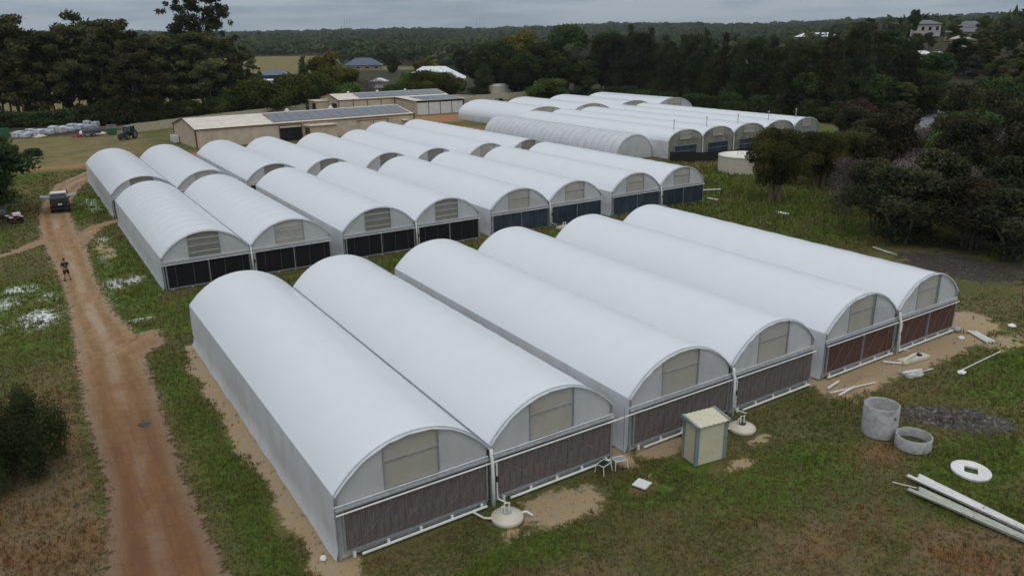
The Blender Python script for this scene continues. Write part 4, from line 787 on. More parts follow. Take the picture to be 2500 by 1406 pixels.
# tractor
T = thing('tractor', 'dark tractor with cab parked at the end of the cream fence', 'tractor', (18.9, 167.5, 0), R(140))
for s_ in (-1, 1): wheel(T, s_*.85, -.7, .82, .45, 'rear_wheel'); wheel(T, s_*.8, 1.55, .52, .32, 'front_wheel'); MB().box((s_*.85, -.7, 1.72), (.5, 1.2, .06), rx=0).build('mudguard', M['cardark'], T, bevel=.02)
body(T, 'bonnet', [(.2, .7), (.2, 1.5), (1.9, 1.35), (2.05, 1.2), (2.05, .65)], .75, M['cardark'], bevel=.05); body(T, 'cab', [(-1.15, .9), (-1.2, 2.3), (.1, 2.35), (.45, 1.0)], 1.3, M['glass'], .06, .03, 2)
body(T, 'cab_roof', [(-1.3, 2.32), (-1.3, 2.5), (.2, 2.52), (.35, 2.36)], 1.45, M['ltgrey'], 0, .04); ps = MB()
for s_ in (-.66, .66):
    for a, b in (((-1.18, .9), (-1.2, 2.35)), ((.42, 1.0), (.12, 2.35))): ps.bar((s_, a[0], a[1]), (s_, b[0], b[1]), .09)
ps.build('cab_posts', M['carblack'], T); MB().tube([(.35, .9, 1.3), (.35, .9, 2.3)], .05, 6).build('exhaust', M['dark'], T); MB().box((0, .4, .75), (.6, 3, .45)).build('chassis', M['dark'], T); MB().bar((-.5, 2.3, .5), (.5, 2.3, .5), .5, .4).build('front_weights', M['dark'], T)
# covered trailer, bins, drums
K = thing('covered_trailer', 'grey canvas covered trailer on the dirt yard by the bag pallets', 'trailer', (13.4, 177.2, 0), R(100))
cv = MB(); nn = 10; cv.prism([(-.95, .7)]+[(-.95*math.cos(math.pi*i/nn), 1.35+.55*math.sin(math.pi*i/nn)) for i in range(nn+1)]+[(.95, .7)], -1.5, 1.5); cv.build('canvas_cover', M['canvas'], K, True); MB().box((0, 0, .6), (1.9, 3, .25)).build('tray', M['grey'], K); MB().bar((0, 1.5, .5), (0, 2.8, .45), .1).build('drawbar', M['dark'], K)
for s_ in (-1, 1): wheel(K, s_*.98, -.1, .33, .2)
gb = thing('green_bin', 'green metal bin with a wire crate on top, left of the tractor', 'bin', (17.1, 177.4, 0), .2); MB().prism([(-.7, 0), (-.8, 1.25), (.8, 1.25), (.7, 0)], -.6, .6).build('body', M['green'], gb, bevel=.03); fr = MB()
for a in (-.75, .75):
    for b in (-.55, .55): fr.bar((a, b, 1.25), (a, b, 1.95), .06)
for z_ in (1.6, 1.95): fr.tube([(-.75, -.55, z_), (.75, -.55, z_), (.75, .55, z_), (-.75, .55, z_), (-.75, -.55, z_)], .04, 5)
fr.build('wire_crate', M['ltgrey'], gb)
for k_, (x_, y_, c_, lb) in enumerate(((11.9, 178.6, 'white', 'white plastic tank left of the covered trailer'),)):
    o = MB().lathe([(.55, 0), (.6, .1), (.6, .9), (.4, 1.05), (.15, 1.1)], n=18).build('plastic_drum', M[c_], None, True); o.location = (x_, y_, 0); tag(o, lb, 'drum')
lumpy('red_tarp', 'crumpled red tarpaulin left of the covered trailer', 'tarp', 10.8, 177.3, .9, .6, .5, M['red'], 14); lumpy('pallet_litter', 'litter of white boards right of the covered trailer', 'scrap', 15.2, 181.5, 1.2, .8, .25, M['white'], 15); lumpy('cement_pile', 'low pile of cream bags in front of the pallet rows', 'bags', 4.4, 182.5, 1.3, .8, .45, M['cream'], 16)
# pallets of white bags
M['bag'] = pm('white_plastic_bag', (.58, .61, .66), .4, .12, 3, dirt=(.25, .28, .3), dscale=3, damt=.6); M['timber'] = pm('pallet_timber', (.22, .16, .1), .8)
def bag_pallet(seed, nl):
    rn = random.Random(seed); b = MB()
    for l in range(nl):
        for i in range(2):
            for j in range(3):
                if l == nl-1 and rn.random() < .25: continue
                w_, d_, h_ = .58, .4, .15; cx, cy, cz = (i-.5)*.6+rn.uniform(-.03, .03), (j-1)*.42+rn.uniform(-.03, .03), .22+l*.15
                P = []
                for q, s in ((0, .7), (.3, 1), (.7, 1), (1, .7)): P.append([(cx+a*w_/2*s, cy+c*d_/2*s, cz+(q-.5)*h_) for a, c in ((-1, -.8), (-.9, -1), (.9, -1), (1, -.8), (1, .8), (.9, 1), (-.9, 1), (-1, .8), (-1, -.8))])
                b.grid(P); b.add([p for p in P[-1][:8]], [tuple(range(8))])
    return b.mesh('bag_stack', M['bag'], True), MB().box((0, 0, .06), (1.25, 1.3, .12)).mesh('pallet', M['timber'])
bp_ = [bag_pallet(s, n) for s, n in ((1, 5), (2, 6), (3, 7), (4, 4))]
spots = [(1.2, 188), (2.8, 186.3), (4.4, 184.6), (3.2, 189.5), (4.9, 187.8), (6.4, 186.2), (5.6, 191.2), (7.2, 189.4), (8.6, 187.8), (7.6, 193.4), (9.2, 191.6), (10.4, 190), (9.6, 195.8), (11, 194), (12.4, 192.2), (11.6, 198), (13, 196.3), (14.2, 194.4), (14.6, 199.5), (16, 197.6), (0.6, 183.5), (2, 182.2)]
for i, (x_, y_) in enumerate(spots):
    a, b = bp_[(i*3+i//4) % 4]; t_ = thing('bag_pallet', 'pallet stacked with white bags in the rows near the tall gum trees', 'pallet', (x_, y_, 0), R(-35+random.uniform(-8, 8)), 'pallets of white bags'); link('bag_stack', a, t_); link('pallet', b, t_)
    t_.scale = (1.15, 1.15, 1.05)
for i, (x_, y_) in enumerate(((-1.4, 190), (-3, 192.5))):
    o = MB().box((0, 0, .75), (1.6, 1.3, 1.5)).build('green_crate', M['green'], bevel=.03); o.location = (x_, y_, 0); tag(o, 'dark green crate at the left end of the bag pallets'+(', nearer one' if i == 0 else ', farther one'), 'crate')
# quad bike under the left-hand tree
Q = thing('quad_bike', 'red and white quad bike with carrier under the left-hand tree', 'quad bike', (-1.4, 94.6, 0), R(15))
for s_ in (-1, 1):
    for yy in (-.6, .7): wheel(Q, s_*.48, yy, .3, .24)
body(Q, 'body', [(-.9, .5), (-.8, .75), (-.2, .72), (0, .9), (.7, .82), (1.0, .6), (.9, .42)], .5, M['red'], bevel=.05); body(Q, 'seat', [(-.5, .72), (-.45, .88), (.15, .88), (.2, .74)], .34, M['dark'], bevel=.03)
for s_, yy in ((0, -.85), (0, .75)):
    k_ = MB()
    for i in range(5): k_.tube([(-.4+.2*i, yy-.3, .86), (-.4+.2*i, yy+.3, .86)], .02, 5)
    k_.tube([(-.42, yy-.3, .86), (.42, yy-.3, .86)], .02, 5); k_.build('rack', M['dark'], Q)
MB().tube([(-.4, .42, 1.02), (0, .5, 1.08), (.4, .42, 1.02)], .025, 6).build('handlebar', M['dark'], Q); MB().box((0, -.95, 1.02), (.7, .5, .3)).build('crate', M['white'], Q, bevel=.03)
for s_ in (-1, 1): MB().box((s_*.45, .7, .66), (.34, .7, .05)).build('mudguard', M['white'], Q, bevel=.02); MB().box((s_*.45, -.6, .66), (.34, .7, .05)).build('mudguard', M['white'], Q, bevel=.02)
C_ = thing('utility_trailer', 'cage trailer with white load under the left-hand tree', 'trailer', (-3.0, 98, 0), R(10)); MB().box((0, 0, .6), (1.6, 2.4, .1)).build('tray', M['grey'], C_); cg = MB()
for z_ in (.8, 1.05, 1.3): cg.tube([(-.8, -1.2, z_), (.8, -1.2, z_), (.8, 1.2, z_), (-.8, 1.2, z_), (-.8, -1.2, z_)], .02, 5)
cg.build('cage', M['ltgrey'], C_); MB().box((.1, -.2, .85), (1.2, 1.5, .4)).build('load', M['ltgrey'], C_, bevel=.06); [wheel(C_, s_*.85, 0, .32, .2) for s_ in (-1, 1)]
# ------------------------------------------------------------------ person
M['skin'] = pm('skin', (.33, .19, .13), .55, .06); M['shirt'] = pm('navy_tee', (.014, .017, .030), .85, .1); M['shorts'] = pm('black_shorts', (.010, .010, .012), .85, .1); M['hair'] = pm('dark_hair', (.012, .010, .009), .7); M['print'] = pm('shirt_print', (.12, .12, .15), .8)
def skinned(name, V, E, rad, mat, par, root=0, sub=1):
    me = bpy.data.meshes.new(name); me.from_pydata(V, E, []); o = bpy.data.objects.new(name, me); COL.objects.link(o)
    mo = o.modifiers.new('s', 'SKIN'); mo.use_smooth_shade = True
    for i, v in enumerate(me.skin_vertices[0].data): v.radius = rad[i] if isinstance(rad[i], tuple) else (rad[i], rad[i]); v.use_root = (i == root)
    o.modifiers.new('u', 'SUBSURF').levels = sub
    me2 = bpy.data.meshes.new_from_object(o.evaluated_get(bpy.context.evaluated_depsgraph_get())); bpy.data.objects.remove(o); me2.materials.clear(); me2.materials.append(mat); me2.shade_smooth(); me2.name = name
    return link(name, me2, par)
P_ = thing('person', 'person in dark tee shirt and black shorts standing on the track, hands together', 'person', (1.6, 67.8, .0), R(10))
V = [(0, 0, .93), (0, .01, 1.15), (0, 0, 1.38), (0, -.01, 1.5), (0, -.03, 1.63), (0, -.03, 1.71)]; Rr = [(.15, .11), (.15, .11), (.16, .11), (.055, .06), (.075, .095), (.06, .08)]; E_ = [(0, 1), (1, 2), (2, 3), (3, 4), (4, 5)]
for s_ in (-1, 1):
    b = len(V); V += [(s_*.19, 0, 1.42), (s_*.27, .02, 1.14), (s_*.13, -.24, 1.10), (s_*.08, -.31, 1.11)]; Rr += [.062, .048, .036, (.022, .04)]; E_ += [(2, b), (b, b+1), (b+1, b+2), (b+2, b+3)]
    for i, (dx, dz, L) in enumerate(((.0, .035, .05), (-.01, .015, .06), (-.01, -.008, .055), (-.005, -.03, .045), (-.035, .05, .03))):
        f = len(V); V += [(s_*(.08+dx), -.33-L*.4, 1.11+dz), (s_*(.05+dx), -.34-L*.5, 1.10+dz)]; Rr += [.010, .008]; E_ += [(b+3, f), (f, f+1)]
    b = len(V); sp_ = .12 if s_ < 0 else .17
    V += [(s_*.10, 0, .86), (s_*(sp_), -.02, .50), (s_*(sp_+.04), .03, .10), (s_*(sp_+.05), -.02, .04), (s_*(sp_+.07), -.16, .03)]; Rr += [.095, .062, .045, .04, (.042, .03)]; E_ += [(0, b), (b, b+1), (b+1, b+2), (b+2, b+3), (b+3, b+4)]
bd = skinned('body', V, E_, Rr, M['skin'], P_)
V2 = [(0, 0, .95), (0, .01, 1.15), (0, 0, 1.39), (0, -.005, 1.46)]; R2 = [(.18, .135), (.175, .13), (.185, .13), .075]; E2 = [(0, 1), (1, 2), (2, 3)]
for s_ in (-1, 1): b = len(V2); V2 += [(s_*.19, 0, 1.42), (s_*.25, .012, 1.22)]; R2 += [.085, .068]; E2 += [(2, b), (b, b+1)]
skinned('tee_shirt', V2, E2, R2, M['shirt'], P_); V3 = [(0, 0, .95)]; R3 = [(.175, .13)]; E3 = []
for s_ in (-1, 1): sp_ = .12 if s_ < 0 else .17; b = len(V3); V3 += [(s_*.11, 0, .80), (s_*sp_, -.02, .5)]; R3 += [.118, .098]; E3 += [(0, b), (b, b+1)]
skinned('shorts', V3, E3, R3, M['shorts'], P_)
MB().box((0, -.145, 1.28), (.16, .01, .12)).build('shirt_print', M['print'], P_); hd = MB(); hd.lathe([(.092, 1.67), (.098, 1.72), (.085, 1.78), (.05, 1.815), (.01, 1.825)], (0, -.015, 0), 14); hd.build('hair', M['hair'], P_, True)
for s_ in (-1, 1): MB().box((s_*.033, -.125, 1.675), (.026, .012, .012)).build('eye', M['dark'], P_)
MB().prism([(-.012, 1.625), (.012, 1.625), (.006, 1.67), (-.006, 1.67)], -.145, -.115).build('nose', M['skin'], P_); MB().box((0, -.118, 1.595), (.05, .012, .01)).build('mouth', pm('lips', (.25, .1, .08), .6), P_); MB().box((0, -.375, 1.13), (.16, .08, .035), rx=R(20)).build('remote_controller', M['dark'], P_, bevel=.01)
for s_ in (-1, 1): sp_ = .17 if s_ < 0 else .22; o = MB().box((s_*sp_, -.07, .045), (.1, .28, .09)).build('shoe', M['dark'], P_, bevel=.025)
# ------------------------------------------------------------------ houses in the distance
def dwelling(label, x, y, rz, w, d, h, rh, wall, roof, cat='house', hip=True, eave=.6, wins=4, group=None, panelsn=0, dz=0):
    t_ = thing('house', label, cat, (x, y, G(x, y)+dz), rz, group)
    MB().box((0, 0, h/2-.5), (w, d, h+1)).build('wall', wall, t_)
    r = MB(); a, b = w/2+eave, d/2+eave; q = (w/2-d/2)*(1 if hip else 0)+(0 if hip else a); q = max(q, .3)
    r.add([(-a, -b, h), (a, -b, h), (a, b, h), (-a, b, h), (-q, 0, h+rh), (q, 0, h+rh), (-a, -b, h-.12), (a, -b, h-.12), (a, b, h-.12), (-a, b, h-.12)], [(0, 1, 5, 4), (2, 3, 4, 5), (1, 2, 5), (3, 0, 4), (6, 7, 1, 0), (7, 8, 2, 1), (8, 9, 3, 2), (9, 6, 0, 3), (9, 8, 7, 6)]); ro = r.build('roof', roof, t_)
    for i in range(wins):
        xx = -w/2+w*(i+.5)/wins
        f = MB().box((xx, -d/2-.03, h*.55), (w/wins*.5, .1, h*.42)).build('window', M['white'], t_); MB().box((xx, -d/2-.09, h*.55), (w/wins*.5-.18, .04, h*.42-.18)).build('pane', M['glass'], f)
    if panelsn:
        sl = math.atan2(rh, b)
        for i in range(panelsn):
            o = MB().box((0, 0, 0), (1.0, 2.0, .06)).build('solar_panel', M['solar'], ro); o.location = (-panelsn*.55+1.1*i+1, -b*.5, h+rh*.5+.12); o.rotation_euler = (sl, 0, 0)
    return t_
M['blueroof'] = pm('blue_steel_roof', (.055, .085, .14), .4, .1); M['whiteroof'] = ribbed('white_steel_roof', (.66, .68, .70), 3, 'X', .45); M['greyroof'] = pm('grey_tile_roof', (.13, .135, .15), .7, .1); M['brick'] = pm('tan_brick_wall', (.30, .22, .13), .8, .15); M['cladding'] = pm('white_cladding', (.6, .59, .56), .6, .06); M['bluewall'] = pm('navy_sheet_wall', (.035, .05, .10), .5); M['greenroof'] = pm('pale_green_roof', (.30, .37, .33), .5)
dwelling('blue hip-roofed house beyond the dry paddock', 189, 462, R(-28), 22, 13, 3, 4.2, M['brick'], M['blueroof'], panelsn=3)
dwelling('navy blue steel shed left of the green trees', 103, 356, R(-18), 13, 9, 3.4, 1.8, M['bluewall'], M['blueroof'], 'shed', wins=0)
dwelling('small white-roofed lean-to beside the navy shed', 97, 346, R(-18), 6, 4, 1.6, .5, M['cladding'], M['whiteroof'], 'shed', False, .2, 0)
wh = dwelling('white hip-roofed house behind the far shed', 146, 284, R(-30), 24, 15, 3, 4.4, M['cladding'], M['whiteroof'])
dwelling('small white gazebo left of the white house', 124, 288, R(-20), 6, 5, 2.4, 1.2, M['cladding'], M['whiteroof'], 'gazebo', wins=0)
dwelling('pale green roofed building in the distant trees', 470, 1120, R(-25), 26, 18, 5, 6, M['cladding'], M['greenroof'])
dwelling('white steep-roofed barn among the trees behind the tunnels', 372, 472, R(-35), 12, 16, 2.8, 6.5, M['cladding'], M['whiteroof'], 'barn', False, .5, 2)
def az(u, dist): q = YAW+math.atan((u-1250)/1967.); return dist*math.sin(q), dist*math.cos(q)
dwelling('white two-storey house with balcony on the right-hand hill', *az(2266, 430), R(-55), 12, 9, 4.6, 1.8, pm('cream_render', (.42, .40, .36), .7), M['greyroof'], dz=2)
dwelling('grey hip-roofed house on the right-hand hill', *az(2372, 395), R(-60), 17, 13, 2.6, 4.4, M['brick'], M['greyroof'], panelsn=4, dz=1)
dwelling('pale roofed shed below the grey hip-roofed house', *az(2356, 330), R(-60), 6, 5, 3, 1.2, M['cladding'], M['greenroof'], 'shed', wins=1, dz=2.5)
dwelling('house with solar roof among the dark trees', *az(1803, 420), R(-48), 14, 10, 3.5, 3, M['cladding'], M['blueroof'], panelsn=6, dz=2)
dwelling('white-roofed house above the dark trees, left one', *az(1873, 520), R(-50), 16, 10, 3.2, 2.6, M['cladding'], M['whiteroof'], dz=4)
dwelling('long white-roofed house above the dark trees, right one', *az(2015, 520), R(-54), 30, 10, 3.2, 2.2, M['greyroof'], M['whiteroof'], dz=5)
dwelling('white shed half hidden below the hill houses, left one', *az(2213, 320), R(-58), 5, 4, 2.2, 1.2, M['cladding'], M['whiteroof'], 'shed', wins=1, dz=.5)
dwelling('white shed half hidden below the hill houses, middle one', *az(2262, 315), R(-58), 7, 4, 2.0, 1, M['cladding'], M['whiteroof'], 'shed', wins=1, dz=0)
dwelling('white shed half hidden below the hill houses, right one', *az(2305, 312), R(-58), 6, 4, 2.0, 1, M['cladding'], M['whiteroof'], 'shed', wins=1, dz=0)
# sealed road on the right-hand slope
rd = [az(2290, 165), az(2345, 190), az(2400, 215), az(2440, 240), az(2480, 275), az(2520, 320)]; P = []
for i, (x_, y_) in enumerate(rd):
    a = rd[max(0, i-1)]; b = rd[min(len(rd)-1, i+1)]; q = math.atan2(b[1]-a[1], b[0]-a[0]); nx_, ny_ = -math.sin(q), math.cos(q); P.append([(x_+nx_*s_*4, y_+ny_*s_*4, max(G(x_+nx_*k*4, y_+ny_*k*4) for k in (-1, 0, 1))+.15) for s_ in (-1, -.3, .3, 1)])
tag(MB().grid(P).build('road', pm('asphalt', (.16, .16, .17), .85, .12, .5)), kind='structure')
for i, (u, L) in enumerate(((852, 46), (858, 42), (865, 48), (1172, 46), (1180, 50), (1188, 46))):
    x_, y_ = az(u, 2600); t_ = thing('radio_mast', 'thin radio mast on the skyline, '+('left' if u < 1000 else 'right')+' group', 'mast', (x_, y_, G(x_, y_)), 0, 'radio masts on the skyline '+('left' if u < 1000 else 'right')); m_ = MB()
    for k in range(3): m_.tube([(.8*math.cos(k*2.1), .8*math.sin(k*2.1), 0), (.3*math.cos(k*2.1), .3*math.sin(k*2.1), L)], .18, 4)
    for k in range(12): m_.tube([(.7, 0, L*k/12), (-.4, .6, L*(k+1)/12)], .12, 4)
    m_.build('lattice', M['galv'], t_)
# ------------------------------------------------------------------ trees
M['bark'] = pm('grey_bark', (.10, .085, .07), .9, .35, 4, bump=.6, bscale=10, stretch=(2, 2, .4)); M['barkpale'] = pm('pale_gum_bark', (.22, .19, .155), .85, .35, 3, dirt=(.06, .05, .04), damt=.7); M['paper'] = pm('paperbark', (.17, .115, .085), .9, .35, 5, bump=.8, bscale=12, stretch=(2, 2, .5)); M['deadwood'] = pm('dead_grey_wood', (.15, .13, .125), .9, .25)
L_ = dict(gum=leafmat('gum_leaves', (.042, .052, .022), (.125, .122, .054)), dark=leafmat('dark_leaves', (0.029, 0.045, 0.020), (0.071, 0.093, 0.034)), she=leafmat('sheoak_needles', (0.025, 0.037, 0.019), (0.062, 0.073, 0.033)), bush=leafmat('bush_leaves', (.045, .07, .020), (.10, .135, .036)), bright=leafmat('bright_leaves', (0.070, 0.096, 0.019), (0.194, 0.194, 0.040)), grey=leafmat('grey_green_leaves', (0.070, 0.090, 0.062), (0.163, 0.186, 0.132)), scrub=leafmat('scrub_leaves', (.026, .030, .017), (.078, .072, .040)), twig=leafmat('grey_twigs', (0.093, 0.078, 0.071), (0.209, 0.178, 0.167), .1), pap=leafmat('paperbark_leaves', (0.037, 0.053, 0.020), (0.121, 0.129, 0.043)), russet=leafmat('russet_leaves', (.065, .048, .036), (.15, .105, .08)))
def leaves(g, cl, n, size, asp=.55, shell=.45, droop=0., up=.25):
    """cl: (cx,cy,cz,rx,rz,tint) clumps; n leaves spread over them by volume"""
    cl = np.array(cl); w = cl[:, 3]**2*np.maximum(cl[:, 4], .2)**.6; k = g.choice(len(cl), n, p=w/w.sum()); c = cl[k]
    d = g.normal(size=(n, 3)); d /= np.linalg.norm(d, axis=1)[:, None]; rad = (shell+(1-shell)*g.random(n)**.5)*(1+.45*g.random(n)**3)
    p = c[:, :3]+d*rad[:, None]*np.stack([c[:, 3], c[:, 3], c[:, 4]], 1)
    nrm = d+.8*g.normal(size=(n, 3)); nrm[:, 2] += up; nrm /= np.linalg.norm(nrm, axis=1)[:, None]
    ax = np.cross(nrm, g.normal(size=(n, 3))); ax[:, 2] -= droop; ax /= np.linalg.norm(ax, axis=1)[:, None]; bx = np.cross(nrm, ax)
    s = size*(.55+.9*g.random(n))[:, None]; a = ax*s; b = bx*s*asp
    V = np.stack([p-a, p+b*1.0, p+a, p-b*1.0], 1).reshape(-1, 3); F = np.arange(n*4).reshape(-1, 4)
    tint = np.clip(c[:, 5]+.35*(g.random(n)-.5), 0, 1); T = np.repeat(np.stack([tint, tint, tint, tint*0+1], 1), 4, 0)
    return V, F, T
def limbs(mb, base, clumps, r0, g, fork=.35, wob=.3):
    bx, by, bz = base; top = max(c[2] for c in clumps)
    for c in clumps:
        k = fork+.25*g.random(); s = (bx*.7+c[0]*.12*0, by*.7, bz+(c[2]-bz)*k); m1 = ((s[0]+c[0])/2+wob*g.normal()*.5, (s[1]+c[1])/2+wob*g.normal()*.5, (s[2]*.45+c[2]*.55)-.2)
        mb.tube([s, m1, (c[0], c[1], c[2])], [r0*.42, r0*.26, r0*.08], 5)
def make_tree(kind, seed, H, Wd, leaf, bark, nclump, nleaf, lsize, z0=.35, crown='dome', trunks=1, r0=None, asp=.55, droop=0., cr=(.16, .26), shell=.45, gap=0, twigs=0, up=.25, flat=.75):
    g = np.random.default_rng(seed); cl = []; tries = 0
    while len(cl) < nclump and tries < 5000:
        tries += 1; f = g.random()**(.8); zc = z0+(1-z0)*f
        if crown == 'dome': env = math.sqrt(max(0.02, 1-((f-.35)/.68)**2)) if f > .35 else .55+.45*f/.35
        elif crown == 'cone': env = max(.12, (1-f)**.75)*(.35+.65*min(1, f/.12+.5))
        elif crown == 'umbrella': env = .35+.65*math.sin(min(1, f*1.15)*math.pi*.55) if f < .8 else .75
        else: env = .95*math.sqrt(max(.03, 1-((f-.42)/.62)**2))
        q = g.random()*6.283; rr = env*Wd/2*math.sqrt(g.random())*.86; r_ = Wd*g.uniform(*cr)*(.65+.5*env)
        if crown == 'cone': r_ *= .55+.6*(1-f)
        if gap and g.random() < gap and f < .75: continue
        cl.append((rr*math.cos(q), rr*math.sin(q), min(zc*H, H-r_*flat*.9), r_, r_*flat, g.random()))
    if crown == 'cone':
        for i in range(12): f = i/11.5; r_ = Wd*.30*(1-f)+.35; cl.append((0, 0, (z0+(1-z0)*f)*H-(.3 if i > 9 else 0), r_, r_*.9+.35, g.random()))
    V, F, T = leaves(g, cl, nleaf, lsize, asp, shell, droop, up)
    cm = npmesh('crown', V, F, leaf, False, {'tint': T}); mb = MB(); r0 = r0 or H*.016
    for k in range(trunks):
        q = 6.283*k/trunks+g.random(); o = .0 if trunks == 1 else Wd*.07; sp = 0 if trunks == 1 else Wd*.16; zz = H*(z0+.42*(1-z0))
        pts = [(o*math.cos(q)+sp*f*f*math.cos(q)+.02*H*g.normal()*f*.6, o*math.sin(q)+sp*f*f*math.sin(q)+.02*H*g.normal()*f*.6, -.3+(zz+.3)*f) for f in (0, .08, .3, .55, .8, 1)]
        mb.tube(pts, [r0*1.5, r0*1.15, r0, r0*.85, r0*.6, r0*.3], 8)
        limbs(mb, (pts[3][0], pts[3][1], H*z0*.35), [c for i, c in enumerate(cl) if i % trunks == k][:16], r0, g)
    for k in range(twigs):
        c = cl[g.integers(len(cl))]; d = g.normal(size=3); d[2] = abs(d[2])*.8; d /= np.linalg.norm(d); e = [c[i]+d[i]*c[3]*1.25 for i in range(3)]; mb.tube([(c[0]*.5, c[1]*.5, c[2]*.7), (c[0], c[1], c[2]), e], [r0*.22, r0*.13, r0*.04], 4)
    tm = mb.mesh('trunk', bark, True, fix=False); return dict(H=H, W=Wd, crown=cm, trunk=tm)
PT = {
 'gum': [make_tree('gum', s, 22, 11, L_['gum'], M['bark'], 50, 14000, .34, .14+.12*(s == 2), 'oval', 2, .2, .42, .5, (.075, .14), .2) for s in (1, 2, 3)],
 'big': [make_tree('big', 5, 30, 25, L_['dark'], M['bark'], 150, 15000, .36, .36, 'dome', 1, .5, .45, .2, (.026, .050), .2, flat=.9)],
 'dark': [make_tree('dark', s, 16, 12, L_['dark'], M['bark'], 30, 10000, .36, .16, 'dome', 1, .22, .5, .1, (.13, .21)) for s in (7, 8)],
 'she': [make_tree('she', s, 17, 8.5, L_['she'], M['bark'], 34, 11000, .40, .06, 'cone' if s % 2 else 'dome', 1, .22, .22, 1.1, (.13, .22), .3) for s in (11, 12, 13)],
 'bush': [make_tree('bush', s, 6, 8, L_['bush'], M['bark'], 22, 9000, .22, .12, 'dome', 3, .1, .5, .1, (.14, .22)) for s in (15, 16)],
 'bright': [make_tree('bright', 18, 13, 9.5, L_['bright'], M['bark'], 26, 9000, .32, .14, 'dome', 1, .18, .5, .1, (.13, .22))],
 'greyg': [make_tree('greyg', 20, 15, 8, L_['grey'], M['barkpale'], 24, 8000, .34, .15, 'dome', 1, .2, .4, .6, (.13, .21))],
 'cyp': [make_tree('cyp', 22, 12, 6, L_['dark'], M['bark'], 26, 7000, .26, .05, 'cone', 1, .16, .35, .2, (.15, .22), .3)],
 'shrub': [make_tree('shrub', s, 4.5, 8, L_['dark'], M['bark'], 20, 6000, .22, .05, 'dome', 3, .08, .5, .1, (.15, .22)) for s in (24,)],
 'scrub': [make_tree('scrub', s, 7.5, 7, L_['scrub'], M['bark'], 26, 7500, .17, .16, 'dome', 3, .12, .45, .2, (.09, .17), .3, .25, 22) for s in (26, 27)],
 'twig': [make_tree('twig', s, 6.5, 7.5, L_['twig'], M['deadwood'], 22, 7000, .13, .22, 'dome', 3, .1, .22, .1, (.12, .20), .25, .2, 26) for s in (29,)],
 'bare': [make_tree('bare', 31, 6, 8, L_['twig'], M['deadwood'], 18, 1700, .2, .25, 'dome', 3, .09, .2, .1, (.12, .2), .2, .2, 40)],
 'paper': [make_tree('paper', s, 8.2, 8.2, L_['pap'], M['paper'], 40, 32000, .12, .30, 'dome', 3, .26, .5, 0, (.11, .17), .45, .1, 6) for s in (33, 34)],
 'wattle': [make_tree('wattle', 36, 3.4, 5, L_['dark'], M['bark'], 34, 24000, .075, .04, 'oval', 5, .04, .28, .3, (.06, .13), .2, 0, 34, flat=1.7)],
 'russet': [make_tree('russet', 38, 5, 7, L_['russet'], M['deadwood'], 20, 6000, .17, .1, 'dome', 3, .1, .4, .2, (.12, .2), .3, 0, 12)],
}
used = {}
def plant(kind, label, x, y, h, w, group, name='tree', cat='tree', dz=0):
    v = used.get(kind, 0); used[kind] = v+1; p = PT[kind][v % len(PT[kind])]
    t_ = thing(name, label, cat, (x, y, G(x, y)-.05+dz), random.uniform(0, 6.283), group); link('trunk', p['trunk'], t_); link('crown', p['crown'], t_)
    t_.scale = (w/p['W'], w/p['W'], h/p['H']); return t_
# left-hand gum stand
for x_, y_, h, w in [(-1.6, 232.4, 21, 13), (-.3, 215.6, 23.1, 12.5), (2.6, 215.5, 24.2, 13.5), (6.5, 215.8, 21.3, 11.5), (10.4, 216.2, 20.4, 11.5), (14.1, 219.4, 21.5, 11), (17.6, 223.1, 25.2, 14.5), (21, 216.2, 21.5, 11), (24.7, 215.8, 23.2, 14), (27.2, 207.3, 20.5, 12), (25.7, 200, 15.5, 11.5), (32.4, 210.7, 19.6, 13), (37.7, 213.2, 20.2, 14), (42.5, 207.7, 19.9, 14), (49.9, 217.7, 18.5, 12.5), (57, 228.3, 16.8, 10.5), (5.2, 236.2, 19.5, 12), (21.4, 237.3, 17.3, 12), (38.8, 230.4, 17.1, 13), (46, 224, 18, 12), (30, 226, 19, 12), (-6, 218, 22, 12), (-9, 226, 21, 12)]:
    plant('gum', 'tall dark gum tree in the left-hand stand behind the bag pallets', x_, y_, h, w, 'gum stand on the left', 'gum_tree')
plant('big', 'huge open-crowned gum towering above the left-hand stand', 56.6, 275.9, 33.5, 31, None, 'gum_tree')
for x_, y_, h, w in [(63.1, 256.7, 13.1, 8.5), (54.7, 230.3, 11.4, 7), (88.4, 270.8, 11.9, 8.5), (70.8, 261.3, 9.7, 6)]: plant('cyp', 'dark pointed tree between the gum stand and the green trees', x_, y_, h, w, 'dark pointed trees', 'pointed_tree')
for x_, y_, h, w in [(17.1, 203.6, 4.4, 10.4), (21.8, 199.8, 5.8, 10.4), (11.6, 208.2, 3.4, 9.5), (5.4, 208.7, 3.2, 8.5), (27.7, 198.4, 4.6, 7.6), (0, 210, 3.4, 8), (33, 203, 4, 7)]: plant('shrub', 'low dark shrub at the foot of the gum stand', x_, y_, h, w, 'shrubs under the gums', 'shrub', 'shrub')
for x_, y_, h, w in [(38, 206.1, 4, 6.6), (44.2, 206.3, 4.6, 7.4), (48.6, 206.8, 4.2, 6.6)]: plant('bush', 'rounded green bush behind the stepped cream fence', x_, y_, h, w, 'rounded bushes behind the fence', 'bush', 'bush')
for x_, y_, h, w in [(54.5, 199+4, 8.2, 13.4), (62.8, 206, 9.2, 13), (59.3, 203, 7, 10.4), (72.2, 212, 9.2, 10.5), (79.2, 206, 6.5, 9), (67, 214, 8.5, 10), (76, 222, 8, 9), (50, 209, 6, 9)]: plant('bush', 'dense green tree between the gum stand and the far shed', x_, y_, h, w, 'green trees by the far shed', 'green_tree')
